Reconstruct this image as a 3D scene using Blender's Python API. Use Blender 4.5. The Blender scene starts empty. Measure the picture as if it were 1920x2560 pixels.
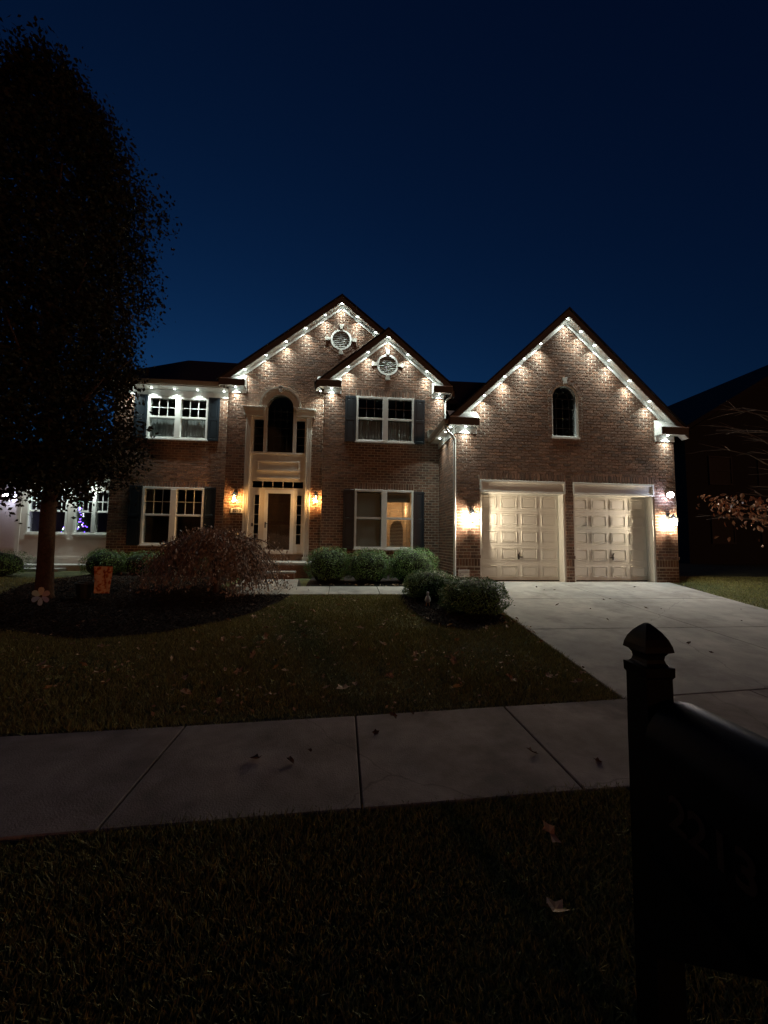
import bpy, bmesh, math, random
import numpy as np
from mathutils import Vector, Matrix
random.seed(7); RNG = np.random.default_rng(7)
S = bpy.context.scene
COL = S.collection
PI = math.pi

# ------------------------------------------------------------------ camera
cam_d = bpy.data.cameras.new('camera'); cam = bpy.data.objects.new('camera', cam_d); COL.objects.link(cam)
CR = Vector((0.99441671, -0.1047178, 0.01302274))
CU = Vector((-0.02074684, -0.07301378, 0.99711512))
CF = Vector((0.10346486, 0.99181811, 0.07477869))
M = Matrix((( CR.x, CU.x, -CF.x, 0), (CR.y, CU.y, -CF.y, 0), (CR.z, CU.z, -CF.z, 1.5), (0, 0, 0, 1)))
cam.matrix_world = M
cam_d.sensor_fit = 'VERTICAL'; cam_d.sensor_height = 36.0; cam_d.sensor_width = 27.0
cam_d.lens = 969.28 / 2560 * 36.0
cam_d.clip_start = 0.05; cam_d.clip_end = 2000
S.camera = cam

# ------------------------------------------------------------------ sky, street light, exposure
SKY_STRENGTH = 3.1       # a sun five degrees down leaves very little light in this sky
world = bpy.data.worlds.new('World'); S.world = world; world.use_nodes = True
wn = world.node_tree; wn.nodes.clear()
w_out = wn.nodes.new('ShaderNodeOutputWorld'); w_bg = wn.nodes.new('ShaderNodeBackground')
sky = wn.nodes.new('ShaderNodeTexSky'); sky.sky_type = 'NISHITA'; sky.sun_disc = False
sky.sun_elevation = math.radians(-5.0); sky.sun_rotation = math.radians(-18)
sky.altitude = 200; sky.air_density = 1.0; sky.dust_density = 1.0; sky.ozone_density = 3.0
w_bg.inputs['Strength'].default_value = SKY_STRENGTH
w_mx = wn.nodes.new('ShaderNodeMix'); w_mx.data_type = 'RGBA'; w_mx.blend_type = 'MULTIPLY'; w_mx.inputs['Factor'].default_value = 1.0
w_mx.inputs['B'].default_value = (0.36, 1.02, 0.88, 1)      # the camera's cold white balance
wn.links.new(sky.outputs[0], w_mx.inputs['A']); wn.links.new(w_mx.outputs['Result'], w_bg.inputs['Color']); wn.links.new(w_bg.outputs[0], w_out.inputs[0])

street_glow_d = bpy.data.lights.new('street_glow', 'SUN'); street_glow_d.energy = 0.17; street_glow_d.angle = math.radians(6); street_glow_d.color = (1.0, 0.40, 0.16)  # directional lamp standing in for warm, unseen street light behind the camera
street_glow = bpy.data.objects.new('street_glow', street_glow_d); COL.objects.link(street_glow)
street_glow.rotation_euler = Vector((-0.30, 1.0, -0.12)).to_track_quat('-Z', 'Y').to_euler()

S.view_settings.view_transform = 'Standard'; S.view_settings.look = 'None'
S.view_settings.exposure = 0.0; S.view_settings.gamma = 1.0
S.view_settings.use_curve_mapping = False

LED_W = 108.0; LED_COL = (0.87, 1.0, 0.92)
GAR_W = 34.0; GAR_COL = (1.0, 0.74, 0.50)
ENT_W = 9.0; ENT_COL = (1.0, 0.55, 0.20)
FLOOD_W = 62.0; FLOOD_COL = (0.78, 0.80, 1.0)

# ------------------------------------------------------------------ materials
def mat(name, col, rough=0.7, metal=0.0, spec=0.5, noise=0.0, nscale=20.0, bump=0.0, bscale=60.0, island=0.0, col2=None, dark=None, detail=6):
    m = bpy.data.materials.new(name); m.use_nodes = True
    nt = m.node_tree; b = nt.nodes['Principled BSDF']
    b.inputs['Roughness'].default_value = rough; b.inputs['Metallic'].default_value = metal
    b.inputs['Specular IOR Level'].default_value = spec
    b.inputs['Base Color'].default_value = (*col, 1)
    tc = nt.nodes.new('ShaderNodeTexCoord')
    last = None
    if island or noise or col2:
        rgb = nt.nodes.new('ShaderNodeRGB'); rgb.outputs[0].default_value = (*col, 1); last = rgb.outputs[0]
    if island:
        geo = nt.nodes.new('ShaderNodeNewGeometry'); oi = nt.nodes.new('ShaderNodeObjectInfo')
        ad = nt.nodes.new('ShaderNodeMath'); ad.operation = 'ADD'
        nt.links.new(geo.outputs['Random Per Island'], ad.inputs[0]); nt.links.new(oi.outputs['Random'], ad.inputs[1])
        fr = nt.nodes.new('ShaderNodeMath'); fr.operation = 'FRACT'; nt.links.new(ad.outputs[0], fr.inputs[0])
        if col2:
            mx = nt.nodes.new('ShaderNodeMix'); mx.data_type = 'RGBA'
            nt.links.new(fr.outputs[0], mx.inputs['Factor']); nt.links.new(last, mx.inputs['A'])
            mx.inputs['B'].default_value = (*col2, 1); last = mx.outputs['Result']
        mp = nt.nodes.new('ShaderNodeMapRange'); mp.inputs['To Min'].default_value = 1 - island; mp.inputs['To Max'].default_value = 1 + island
        sh = nt.nodes.new('ShaderNodeMath'); sh.operation = 'MULTIPLY'; sh.inputs[1].default_value = 7.31
        f2 = nt.nodes.new('ShaderNodeMath'); f2.operation = 'FRACT'
        nt.links.new(fr.outputs[0], sh.inputs[0]); nt.links.new(sh.outputs[0], f2.inputs[0]); nt.links.new(f2.outputs[0], mp.inputs['Value'])
        hs = nt.nodes.new('ShaderNodeHueSaturation'); nt.links.new(last, hs.inputs['Color']); nt.links.new(mp.outputs[0], hs.inputs['Value'])
        last = hs.outputs[0]
    if noise:
        n = nt.nodes.new('ShaderNodeTexNoise'); n.inputs['Scale'].default_value = nscale; n.inputs['Detail'].default_value = detail; n.inputs['Roughness'].default_value = 0.65
        nt.links.new(tc.outputs['Object'], n.inputs['Vector'])
        mp = nt.nodes.new('ShaderNodeMapRange'); mp.inputs['From Min'].default_value = 0.3; mp.inputs['From Max'].default_value = 0.7
        mp.inputs['To Min'].default_value = 1 - noise; mp.inputs['To Max'].default_value = 1 + noise
        nt.links.new(n.outputs['Fac'], mp.inputs['Value'])
        if col2 and not island:
            mx = nt.nodes.new('ShaderNodeMix'); mx.data_type = 'RGBA'
            n2 = nt.nodes.new('ShaderNodeTexNoise'); n2.inputs['Scale'].default_value = nscale * 0.23; n2.inputs['Detail'].default_value = 4
            nt.links.new(tc.outputs['Object'], n2.inputs['Vector'])
            m2 = nt.nodes.new('ShaderNodeMapRange'); m2.inputs['From Min'].default_value = 0.35; m2.inputs['From Max'].default_value = 0.65
            nt.links.new(n2.outputs['Fac'], m2.inputs['Value'])
            nt.links.new(m2.outputs[0], mx.inputs['Factor']); nt.links.new(last, mx.inputs['A']); mx.inputs['B'].default_value = (*col2, 1)
            last = mx.outputs['Result']
        hs = nt.nodes.new('ShaderNodeHueSaturation'); nt.links.new(last, hs.inputs['Color']); nt.links.new(mp.outputs[0], hs.inputs['Value'])
        last = hs.outputs[0]
    if last is not None: nt.links.new(last, b.inputs['Base Color'])
    if bump:
        n = nt.nodes.new('ShaderNodeTexNoise'); n.inputs['Scale'].default_value = bscale; n.inputs['Detail'].default_value = 5
        nt.links.new(tc.outputs['Object'], n.inputs['Vector'])
        bp = nt.nodes.new('ShaderNodeBump'); bp.inputs['Strength'].default_value = bump; bp.inputs['Distance'].default_value = 0.01
        nt.links.new(n.outputs['Fac'], bp.inputs['Height']); nt.links.new(bp.outputs[0], b.inputs['Normal'])
    return m
def emit(name, col, st):
    m = bpy.data.materials.new(name); m.use_nodes = True; nt = m.node_tree; nt.nodes.clear()
    o = nt.nodes.new('ShaderNodeOutputMaterial'); e = nt.nodes.new('ShaderNodeEmission')
    e.inputs[0].default_value = (*col, 1); e.inputs[1].default_value = st; nt.links.new(e.outputs[0], o.inputs[0]); return m
def glass(name, tint=(0.92, 0.95, 0.95), ior=1.5, rough=0.02):
    m = bpy.data.materials.new(name); m.use_nodes = True; nt = m.node_tree; nt.nodes.clear()
    o = nt.nodes.new('ShaderNodeOutputMaterial'); t = nt.nodes.new('ShaderNodeBsdfTransparent'); t.inputs[0].default_value = (*tint, 1)
    g = nt.nodes.new('ShaderNodeBsdfGlossy'); g.inputs['Roughness'].default_value = rough
    lw = nt.nodes.new('ShaderNodeLayerWeight'); lw.inputs[0].default_value = 0.5; pw_ = nt.nodes.new('ShaderNodeMath'); pw_.operation = 'POWER'; pw_.inputs[1].default_value = 4.0; nt.links.new(lw.outputs['Facing'], pw_.inputs[0])
    f = nt.nodes.new('ShaderNodeMath'); f.operation = 'MULTIPLY_ADD'; f.inputs[1].default_value = 0.8; f.inputs[2].default_value = 0.10; nt.links.new(pw_.outputs[0], f.inputs[0])
    x = nt.nodes.new('ShaderNodeMixShader'); nt.links.new(f.outputs[0], x.inputs[0]); nt.links.new(t.outputs[0], x.inputs[1]); nt.links.new(g.outputs[0], x.inputs[2])
    nt.links.new(x.outputs[0], o.inputs[0]); return m

BRICK = mat('brick', (0.235, 0.118, 0.072), 0.85, noise=0.30, nscale=26, bump=0.5, bscale=140, island=0.34, col2=(0.135, 0.078, 0.055))
MORTAR = mat('mortar', (0.48, 0.405, 0.325), 0.95, noise=0.18, nscale=14, bump=0.5, bscale=120)
WHITE = mat('white_paint', (0.80, 0.80, 0.77), 0.5, noise=0.06, nscale=5)
CREAM = mat('cream_paint', (0.70, 0.67, 0.60), 0.5, noise=0.07, nscale=4)
DOORP = mat('garage_door_paint', (0.80, 0.775, 0.71), 0.42, noise=0.05, nscale=3, bump=0.12, bscale=30)
DARKT = mat('brown_trim', (0.11, 0.088, 0.078), 0.55, noise=0.1, nscale=4)
TRIMB = mat('tan_trim', (0.36, 0.30, 0.25), 0.55, noise=0.07, nscale=4)
STONE = mat('cast_stone', (0.58, 0.55, 0.50), 0.8, noise=0.12, nscale=18, bump=0.3)
SHUT = mat('shutter_blue', (0.011, 0.019, 0.028), 0.42, noise=0.15, nscale=9)
ROOF = mat('shingle', (0.024, 0.022, 0.023), 0.9, noise=0.4, nscale=24, bump=0.8, bscale=50)
GREYB = mat('grey_bar', (0.11, 0.115, 0.13), 0.6, noise=0.1)
GLASS = glass('window_glass')
LGLASS = glass('lantern_glass', (0.97, 0.95, 0.90))
ROOM = mat('room_dark', (0.12, 0.105, 0.09), 0.9, noise=0.1, nscale=3)
WROOM = mat('room_wall', (0.60, 0.47, 0.34), 0.9, noise=0.1, nscale=3)
CURT = mat('curtain', (0.34, 0.34, 0.33), 0.95, noise=0.1, nscale=8)
BLIND = mat('blind_slat', (0.50, 0.45, 0.38), 0.6, noise=0.06, nscale=9)
WOODD = mat('door_wood', (0.14, 0.07, 0.035), 0.45, noise=0.25, nscale=7)
BLACK = mat('black_metal', (0.018, 0.018, 0.018), 0.4, 0.0, noise=0.2, nscale=30)
MBOX = mat('mailbox_paint', (0.004, 0.004, 0.005), 0.42, spec=0.20, noise=0.3, nscale=12, bump=0.04, bscale=40)
BRASS = mat('brass', (0.10, 0.045, 0.028), 0.45, 0.2, noise=0.2, nscale=30)
CONC = mat('concrete', (0.37, 0.315, 0.29), 0.92, noise=0.17, nscale=7, bump=0.45, bscale=90, col2=(0.25, 0.21, 0.19))
CONC2 = mat('driveway_concrete', (0.45, 0.425, 0.39), 0.88, noise=0.15, nscale=4, bump=0.35, bscale=90, col2=(0.33, 0.31, 0.285))
SOIL = mat('joint_dirt', (0.045, 0.035, 0.028), 1.0, noise=0.3)
LAWN = mat('lawn_soil', (0.115, 0.12, 0.042), 1.0, noise=0.5, nscale=5, bump=1.0, bscale=60, col2=(0.075, 0.088, 0.030))
BLADE = mat('grass_blade', (0.22, 0.26, 0.075), 0.65, island=0.5, col2=(0.33, 0.28, 0.115))
MULCH = mat('mulch', (0.018, 0.012, 0.009), 1.0, noise=0.5, nscale=30, bump=1.0, bscale=60)
CHIP = mat('wood_chip', (0.050, 0.030, 0.020), 0.95, island=0.55, col2=(0.022, 0.015, 0.011))
BARK = mat('bark', (0.085, 0.050, 0.034), 0.95, noise=0.4, nscale=18, bump=1.0, bscale=30)
TWIG = mat('twig', (0.12, 0.09, 0.075), 0.9, noise=0.2)
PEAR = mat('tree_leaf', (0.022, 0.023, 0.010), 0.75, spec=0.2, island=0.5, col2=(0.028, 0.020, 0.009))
BOXL = mat('boxwood_leaf', (0.075, 0.165, 0.040), 0.40, island=0.45, col2=(0.14, 0.26, 0.07))
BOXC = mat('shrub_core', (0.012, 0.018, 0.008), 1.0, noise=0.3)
MAPL = mat('maple_leaf', (0.34, 0.235, 0.185), 0.5, island=0.45, col2=(0.21, 0.15, 0.12))
ORL = mat('orange_leaf', (0.52, 0.31, 0.17), 0.55, island=0.35, col2=(0.34, 0.13, 0.08))
DRY = mat('dry_leaf', (0.58, 0.46, 0.30), 0.8, island=0.35, col2=(0.34, 0.20, 0.12))
DRYD = mat('dark_dry_leaf', (0.09, 0.055, 0.035), 0.8, island=0.35, col2=(0.14, 0.08, 0.05))
LEDM = emit('led_lens', LED_COL, 30.0)
BULB_E = emit('entry_bulb', (1.0, 0.50, 0.16), 620.0)
BULB_G = emit('garage_bulb', (1.0, 0.84, 0.63), 1950.0)
FLOODM = emit('flood_lens', (0.74, 0.76, 1.0), 150.0)

def wear(m, crack=0.35):
    """stains with their own outlines and a few hairline cracks over a concrete material"""
    nt = m.node_tree; b = nt.nodes['Principled BSDF']; src = b.inputs['Base Color'].links[0].from_socket; tc = nt.nodes.new('ShaderNodeTexCoord')
    n = nt.nodes.new('ShaderNodeTexNoise'); n.inputs['Scale'].default_value = 1.3; n.inputs['Detail'].default_value = 7; n.inputs['Roughness'].default_value = 0.7; nt.links.new(tc.outputs['Object'], n.inputs['Vector'])
    r = nt.nodes.new('ShaderNodeMapRange'); r.inputs['From Min'].default_value = 0.50; r.inputs['From Max'].default_value = 0.62; r.inputs['To Min'].default_value = 1.0; r.inputs['To Max'].default_value = 0.74; nt.links.new(n.outputs['Fac'], r.inputs['Value'])
    w = nt.nodes.new('ShaderNodeTexNoise'); w.inputs['Scale'].default_value = 2.5; w.inputs['Detail'].default_value = 5; nt.links.new(tc.outputs['Object'], w.inputs['Vector'])
    mv = nt.nodes.new('ShaderNodeMix'); mv.data_type = 'VECTOR'; mv.inputs['Factor'].default_value = 0.22; nt.links.new(tc.outputs['Object'], mv.inputs[4]); nt.links.new(w.outputs['Color'], mv.inputs[5])
    v = nt.nodes.new('ShaderNodeTexVoronoi'); v.feature = 'DISTANCE_TO_EDGE'; v.inputs['Scale'].default_value = crack; nt.links.new(mv.outputs[1], v.inputs['Vector'])
    c = nt.nodes.new('ShaderNodeMapRange'); c.inputs['From Min'].default_value = 0.0008; c.inputs['From Max'].default_value = 0.0022; c.inputs['To Min'].default_value = 0.72; nt.links.new(v.outputs['Distance'], c.inputs['Value'])
    x = nt.nodes.new('ShaderNodeMath'); x.operation = 'MULTIPLY'; nt.links.new(r.outputs[0], x.inputs[0]); nt.links.new(c.outputs[0], x.inputs[1])
    h = nt.nodes.new('ShaderNodeHueSaturation'); nt.links.new(src, h.inputs['Color']); nt.links.new(x.outputs[0], h.inputs['Value']); nt.links.new(h.outputs[0], b.inputs['Base Color'])
wear(CONC); wear(CONC2, 0.28)

# ------------------------------------------------------------------ mesh helpers
class MB:
    def __init__(s): s.v = []; s.f = []
    def box(s, x0, x1, y0, y1, z0, z1):
        if x0 > x1: x0, x1 = x1, x0
        if y0 > y1: y0, y1 = y1, y0
        if z0 > z1: z0, z1 = z1, z0
        n = len(s.v)
        s.v += [(x0,y0,z0),(x1,y0,z0),(x1,y1,z0),(x0,y1,z0),(x0,y0,z1),(x1,y0,z1),(x1,y1,z1),(x0,y1,z1)]
        s.f += [(n,n+3,n+2,n+1),(n+4,n+5,n+6,n+7),(n,n+1,n+5,n+4),(n+1,n+2,n+6,n+5),(n+2,n+3,n+7,n+6),(n+3,n,n+4,n+7)]
        return s
    def quad(s, *p):
        n = len(s.v); s.v += [tuple(q) for q in p]; s.f.append(tuple(range(n, n+len(p)))); return s
    def prism(s, pts, y0, y1):              # (x,z) outline, counter-clockwise seen from -y, extruded along y
        n = len(s.v); k = len(pts)
        s.v += [(p[0], y0, p[1]) for p in pts] + [(p[0], y1, p[1]) for p in pts]
        s.f.append(tuple(range(n, n+k))); s.f.append(tuple(range(n+2*k-1, n+k-1, -1)))
        for i in range(k):
            j = (i+1) % k; s.f.append((n+i, n+k+i, n+k+j, n+j))
        return s
    def prism_x(s, pts, x0, x1):            # (y,z) outline extruded along x
        n = len(s.v); k = len(pts)
        s.v += [(x0, p[0], p[1]) for p in pts] + [(x1, p[0], p[1]) for p in pts]
        s.f.append(tuple(range(n+k-1, n-1, -1))); s.f.append(tuple(range(n+k, n+2*k)))
        for i in range(k):
            j = (i+1) % k; s.f.append((n+i, n+j, n+k+j, n+k+i))
        return s
    def ring(s, cx, cz, r0, r1, y0, y1, a0=0.0, a1=2*PI, n=24):   # flat ring (arch) facing -y
        full = abs(a1-a0-2*PI) < 1e-6
        m = n if full else n+1; b = len(s.v)
        for i in range(m):
            a = a0+(a1-a0)*i/n; c, q = math.cos(a), math.sin(a)
            s.v += [(cx+r0*c, y0, cz+r0*q), (cx+r1*c, y0, cz+r1*q), (cx+r1*c, y1, cz+r1*q), (cx+r0*c, y1, cz+r0*q)]
        for i in range(n):
            p = b+4*i; q = b+4*((i+1) % m)
            for k in range(4):
                l = (k+1) % 4; s.f.append((p+k, p+l, q+l, q+k))
        if not full:
            s.f.append((b, b+1, b+2, b+3)); e = b+4*(m-1); s.f.append((e+3, e+2, e+1, e))
        return s
    def tube(s, path, r, n=8, cap=True):
        path = [Vector(p) for p in path]; b = len(s.v); k = len(path)
        rr = r if isinstance(r, (list, tuple)) else [r]*k
        up = Vector((0.123, 0.31, 0.94)).normalized()
        for i, p in enumerate(path):
            d = (path[min(i+1, k-1)]-path[max(i-1, 0)])
            d = d.normalized() if d.length > 1e-9 else Vector((0, 0, 1))
            a = d.cross(up)
            if a.length < 1e-3: a = d.cross(Vector((1, 0, 0)))
            a.normalize(); c = d.cross(a)
            for j in range(n):
                t = 2*PI*j/n; q = p+(a*math.cos(t)+c*math.sin(t))*rr[i]; s.v.append(tuple(q))
        for i in range(k-1):
            for j in range(n):
                l = (j+1) % n; s.f.append((b+i*n+j, b+i*n+l, b+(i+1)*n+l, b+(i+1)*n+j))
        if cap:
            s.f.append(tuple(b+j for j in range(n-1, -1, -1))); s.f.append(tuple(b+(k-1)*n+j for j in range(n)))
        return s
    def lathe(s, prof, c=(0, 0, 0), n=16, sx=1.0, sy=1.0, sq=False):   # (r,z) profile about z
        b = len(s.v); k = len(prof)
        for r, z in prof:
            for j in range(n):
                t = 2*PI*(j+0.5)/n
                s.v.append((c[0]+r*math.cos(t)*sx, c[1]+r*math.sin(t)*sy, c[2]+z))
        for i in range(k-1):
            for j in range(n):
                l = (j+1) % n; s.f.append((b+i*n+j, b+i*n+l, b+(i+1)*n+l, b+(i+1)*n+j))
        s.f.append(tuple(b+j for j in range(n-1, -1, -1))); s.f.append(tuple(b+(k-1)*n+j for j in range(n)))
        return s
    def mesh(s, name, m):
        me = bpy.data.meshes.new(name); me.from_pydata(s.v, [], s.f); me.materials.append(m); me.update(); return me
    def build(s, name, m, parent=None, smooth=False, bevel=0.0):
        me = s.mesh(name, m)
        if bevel:
            bm = bmesh.new(); bm.from_mesh(me)
            bmesh.ops.bevel(bm, geom=bm.edges[:], offset=bevel, segments=1, affect='EDGES', clamp_overlap=True)
            bm.to_mesh(me); bm.free()
        if smooth:
            for p in me.polygons: p.use_smooth = True
        return link(name, me, parent)
def link(name, data, parent=None):
    o = bpy.data.objects.new(name, data); COL.objects.link(o)
    if parent is not None:
        o.parent = parent
        o.matrix_parent_inverse = parent_world(parent).inverted()
    return o
def parent_world(p):
    m = p.matrix_basis.copy()
    return (parent_world(p.parent) @ p.matrix_parent_inverse @ m) if p.parent else m
def np_mesh(name, V, Fc, m):
    me = bpy.data.meshes.new(name); V = np.asarray(V, np.float32).reshape(-1, 3); Fc = np.asarray(Fc, np.int32)
    k = Fc.shape[1]
    me.vertices.add(len(V)); me.vertices.foreach_set('co', V.ravel())
    me.loops.add(Fc.size); me.loops.foreach_set('vertex_index', Fc.ravel())
    me.polygons.add(len(Fc)); me.polygons.foreach_set('loop_start', np.arange(0, Fc.size, k, dtype=np.int32))
    me.materials.append(m); me.update(calc_edges=True); return me
def thing(name, label, cat, loc=(0, 0, 0), group=None, rz=0.0):
    o = bpy.data.objects.new(name, None); COL.objects.link(o); o.location = loc; o.rotation_euler = (0, 0, rz)
    o.empty_display_size = 0.2
    return tag(o, label, cat, group)
def tag(o, label, cat, group=None):
    o['label'] = label; o['category'] = cat
    if group: o['group'] = group
    return o
def struct(o): o['kind'] = 'structure'; return o
def stuff(o): o['kind'] = 'stuff'; return o
def text_mesh(name, body, size, m, extrude=0.004):
    c = bpy.data.curves.new(name, 'FONT'); c.body = body; c.size = size; c.extrude = extrude; c.align_x = 'CENTER'; c.align_y = 'CENTER'; c.offset = 0.002*size/0.1
    t = bpy.data.objects.new(name, c); COL.objects.link(t)
    dg = bpy.context.evaluated_depsgraph_get(); me = bpy.data.meshes.new_from_object(t.evaluated_get(dg))
    bpy.data.objects.remove(t); me.materials.clear(); me.materials.append(m); return me
def leaf_cards(P, N, L, Wd, jitter=0.6):
    """P (n,3) positions, N (n,3) facing, L length, Wd width -> folded diamond leaves (2 triangles)"""
    n = len(P); N = N+RNG.normal(0, jitter, (n, 3)); N /= np.linalg.norm(N, axis=1, keepdims=True)
    T = RNG.normal(0, 1, (n, 3)); T -= N*np.sum(T*N, axis=1, keepdims=True); T /= np.linalg.norm(T, axis=1, keepdims=True)
    B = np.cross(N, T); s = RNG.uniform(0.7, 1.3, (n, 1)); L = L*s; Wd = Wd*s
    V = np.stack([P-T*L*0.5, P+B*Wd*0.5+N*L*0.08, P+T*L*0.5, P-B*Wd*0.5+N*L*0.08], axis=1)
    i = np.arange(n)[:, None]*4
    F = np.concatenate([i+np.array([[0, 1, 2]]), i+np.array([[0, 2, 3]])], axis=0)
    return V.reshape(-1, 3), F

def gz(y):                                   # ground height: level at the pavement, rising to the house
    if y < 3.6: return 0.0
    if y < 9.9: return (y-3.6)/6.3*0.44
    return 0.44
gzv = np.vectorize(gz)

# ------------------------------------------------------------------ the ground
ys = [-40, 0, 3.6, 9.9, 200]
mb = MB()
for a, b in zip(ys[:-1], ys[1:]):
    mb.quad((-200, a, gz(a)), (200, a, gz(a)), (200, b, gz(b)), (-200, b, gz(b)))
lawn = struct(mb.build('lawn', LAWN))

def ground_poly(pts, dz, name, m, parent=None):
    """polygon (x,y) draped on the ground, cut at the slope breaks"""
    bm = bmesh.new(); vs = [bm.verts.new((x, y, 0)) for x, y in pts]; bm.faces.new(vs)
    for yb in (3.6, 9.9):
        bmesh.ops.bisect_plane(bm, geom=bm.verts[:]+bm.edges[:]+bm.faces[:], plane_co=(0, yb, 0), plane_no=(0, 1, 0))
    for v in bm.verts: v.co.z = gz(v.co.y)+dz
    bmesh.ops.recalc_face_normals(bm, faces=bm.faces[:])
    if bm.faces and bm.faces[:][0].normal.z < 0: bmesh.ops.reverse_faces(bm, faces=bm.faces[:])
    me = bpy.data.meshes.new(name); bm.to_mesh(me); bm.free(); me.materials.append(m); return link(name, me, parent)
def slab(pts, top, parent, m, th=0.05, name='slab'):
    """concrete slab: draped outline with real sides"""
    bm = bmesh.new(); vs = [bm.verts.new((x, y, 0)) for x, y in pts]; f = bm.faces.new(vs)
    if f.normal.z < 0: f.normal_flip()
    bm.normal_update()
    if f.normal.z < 0: f.normal_flip()
    for yb in (3.6, 9.9):
        bmesh.ops.bisect_plane(bm, geom=bm.verts[:]+bm.edges[:]+bm.faces[:], plane_co=(0, yb, 0), plane_no=(0, 1, 0))
    for v in bm.verts: v.co.z = gz(v.co.y)+top
    r = bmesh.ops.extrude_face_region(bm, geom=bm.faces[:])
    for v in r['geom']:
        if isinstance(v, bmesh.types.BMVert): v.co.z -= th
    bmesh.ops.recalc_face_normals(bm, faces=bm.faces[:])
    bmesh.ops.bevel(bm, geom=[e for e in bm.edges if e.is_boundary or (len(e.link_faces) == 2 and e.calc_face_angle(0) > 1.0)], offset=0.006, segments=1, affect='EDGES')
    me = bpy.data.meshes.new(name); bm.to_mesh(me); bm.free(); me.materials.append(m); return link(name, me, parent)

# pavement: its far edge bends a little, joints about every 1.35 m
def far(x): return 3.40+0.055*x+0.012*max(0, x)
def near(x): return 2.26+0.035*x
walk_base = struct(ground_poly([(-14, near(-14)), (14, near(14)), (14, far(14)), (-14, far(-14))], 0.004, 'pavement', SOIL))
jx = [-11.97+1.345*i for i in range(18)]
for a, b in zip(jx[:-1], jx[1:]):
    g_ = 0.006
    pa = a+(0.17*0)
    slab([(a+g_, near(a)), (b-g_, near(b)), (b-g_, far(b)), (a+g_, far(a))], 0.022, walk_base, CONC)
# driveway
def dl(y): return 2.72+(y-3.7)*0.062 if y < 9 else 3.05+(y-9)*0.25      # left edge
def dr(y): return 8.35+(y-6.97)*0.22 if y > 5 else 7.92
drive = struct(ground_poly([(dl(3.62), far(dl(3.62))-0.01), (7.92, far(7.92)-0.01), (7.92, 5), (dr(7.9), 7.9), (9.3, 9.97), (3.55, 9.97), (dl(8.9), 8.9)], 0.004, 'driveway', SOIL))
rows = [3.74, 5.82, 7.93, 9.96]; cj = 5.75
for a, b in zip(rows[:-1], rows[1:]):
    g_ = 0.006
    la, lb = dl(a), dl(min(b, 9.0)); ra, rb = dr(a), dr(b)
    if b > 9.5: lb, rb = 3.5, 9.0
    fa = (lambda x: far(x)+0.012) if a < 4 else (lambda x: a+g_)
    slab([(la, fa(la)), (cj-g_, fa(cj)), (cj-g_, b-g_), (lb, b-g_)], 0.022, drive, CONC2)
    slab([(cj+g_, fa(cj)), (ra, fa(ra)), (rb, b-g_), (cj+g_, b-g_)], 0.022, drive, CONC2)
slab([(3.62, 9.97), (8.66, 9.97), (8.66, 10.4), (3.62, 10.4)], 0.018, drive, CONC2)
# front walk
fw = struct(ground_poly([(-2.9, 8.45), (3.0, 8.42), (3.0, 9.32), (-0.95, 9.32), (-1.15, 10.75), (-2.5, 10.75), (-2.6, 9.2)], 0.003, 'front_walk', SOIL))
wx = [-2.2, -1.36, -0.29, 0.82, 1.92, 3.02]
for a, b in zip(wx[:-1], wx[1:]):
    slab([(a+0.006, 8.44), (b-0.006, 8.44), (b-0.006, 9.32), (a+0.006, 9.32)], 0.02, fw, CONC2)
slab([(-2.5, 9.335), (-1.05, 9.335), (-1.15, 10.55), (-2.5, 10.55)], 0.02, fw, CONC2)
# planting beds
bed1 = [(-1.077, 8.36), (-1.24, 7.64), (-1.48, 7.05), (-1.84, 6.44), (-2.53, 5.86), (-3.43, 5.63), (-4.8, 6.12), (-5.7, 7.0), (-6.6, 8.2), (-7.0, 9.5), (-6.9, 12.4), (-3.0, 12.4), (-2.8, 9.4), (-2.25, 8.42)]
struct(ground_poly(bed1, 0.018, 'mulch_bed', MULCH))
bed2 = [(2.93, 7.2), (2.75, 6.5), (2.55, 6.15), (1.96, 5.8), (1.45, 6.2), (1.23, 7.28), (1.3, 8.40), (2.95, 8.38)]
struct(ground_poly(bed2, 0.018, 'mulch_bed', MULCH))
bed3 = [(-0.85, 9.36), (3.3, 9.36), (3.3, 9.9), (2.95, 9.95), (2.95, 11.85), (-0.85, 11.85)]
struct(ground_poly(bed3, 0.014, 'mulch_bed', MULCH))

# ------------------------------------------------------------------ the house
house = thing('brick_house', 'large two-storey red brick house with three steep gables edged by white lights', 'house', (0, 10, 0.44))
YG, YP2, YP1, YP0, YW = 9.983, 11.865, 12.20, 12.55, 14.0
CH, CL, JT = 0.0813, 0.2032, 0.0125          # course height, brick length, joint

class Hole:                                   # opening in a wall: rectangle, arch-topped or round
    def __init__(s, x0, x1, z0, z1, arch=False, rnd=None): s.x0, s.x1, s.z0, s.z1, s.arch, s.rnd = x0, x1, z0, z1, arch, rnd
    def span(s, z):
        if s.rnd:
            cx, cz, r = s.rnd; d = z-cz
            return (cx-math.sqrt(r*r-d*d), cx+math.sqrt(r*r-d*d)) if abs(d) < r else None
        if z < s.z0 or z > s.z1: return None
        if s.arch:
            r = (s.x1-s.x0)/2; zs = s.z1-r
            if z > zs:
                h = math.sqrt(max(0, r*r-(z-zs)**2)); c = (s.x0+s.x1)/2; return (c-h, c+h)
        return (s.x0, s.x1)
def spans(z, lo, hi, holes):
    segs = [(lo, hi)]
    for h in holes:
        sp = h.span(z)
        if not sp: continue
        new = []
        for a, b in segs:
            if sp[1] <= a or sp[0] >= b: new.append((a, b)); continue
            if sp[0] > a: new.append((a, sp[0]))
            if sp[1] < b: new.append((sp[1], b))
        segs = new
    return segs
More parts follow.
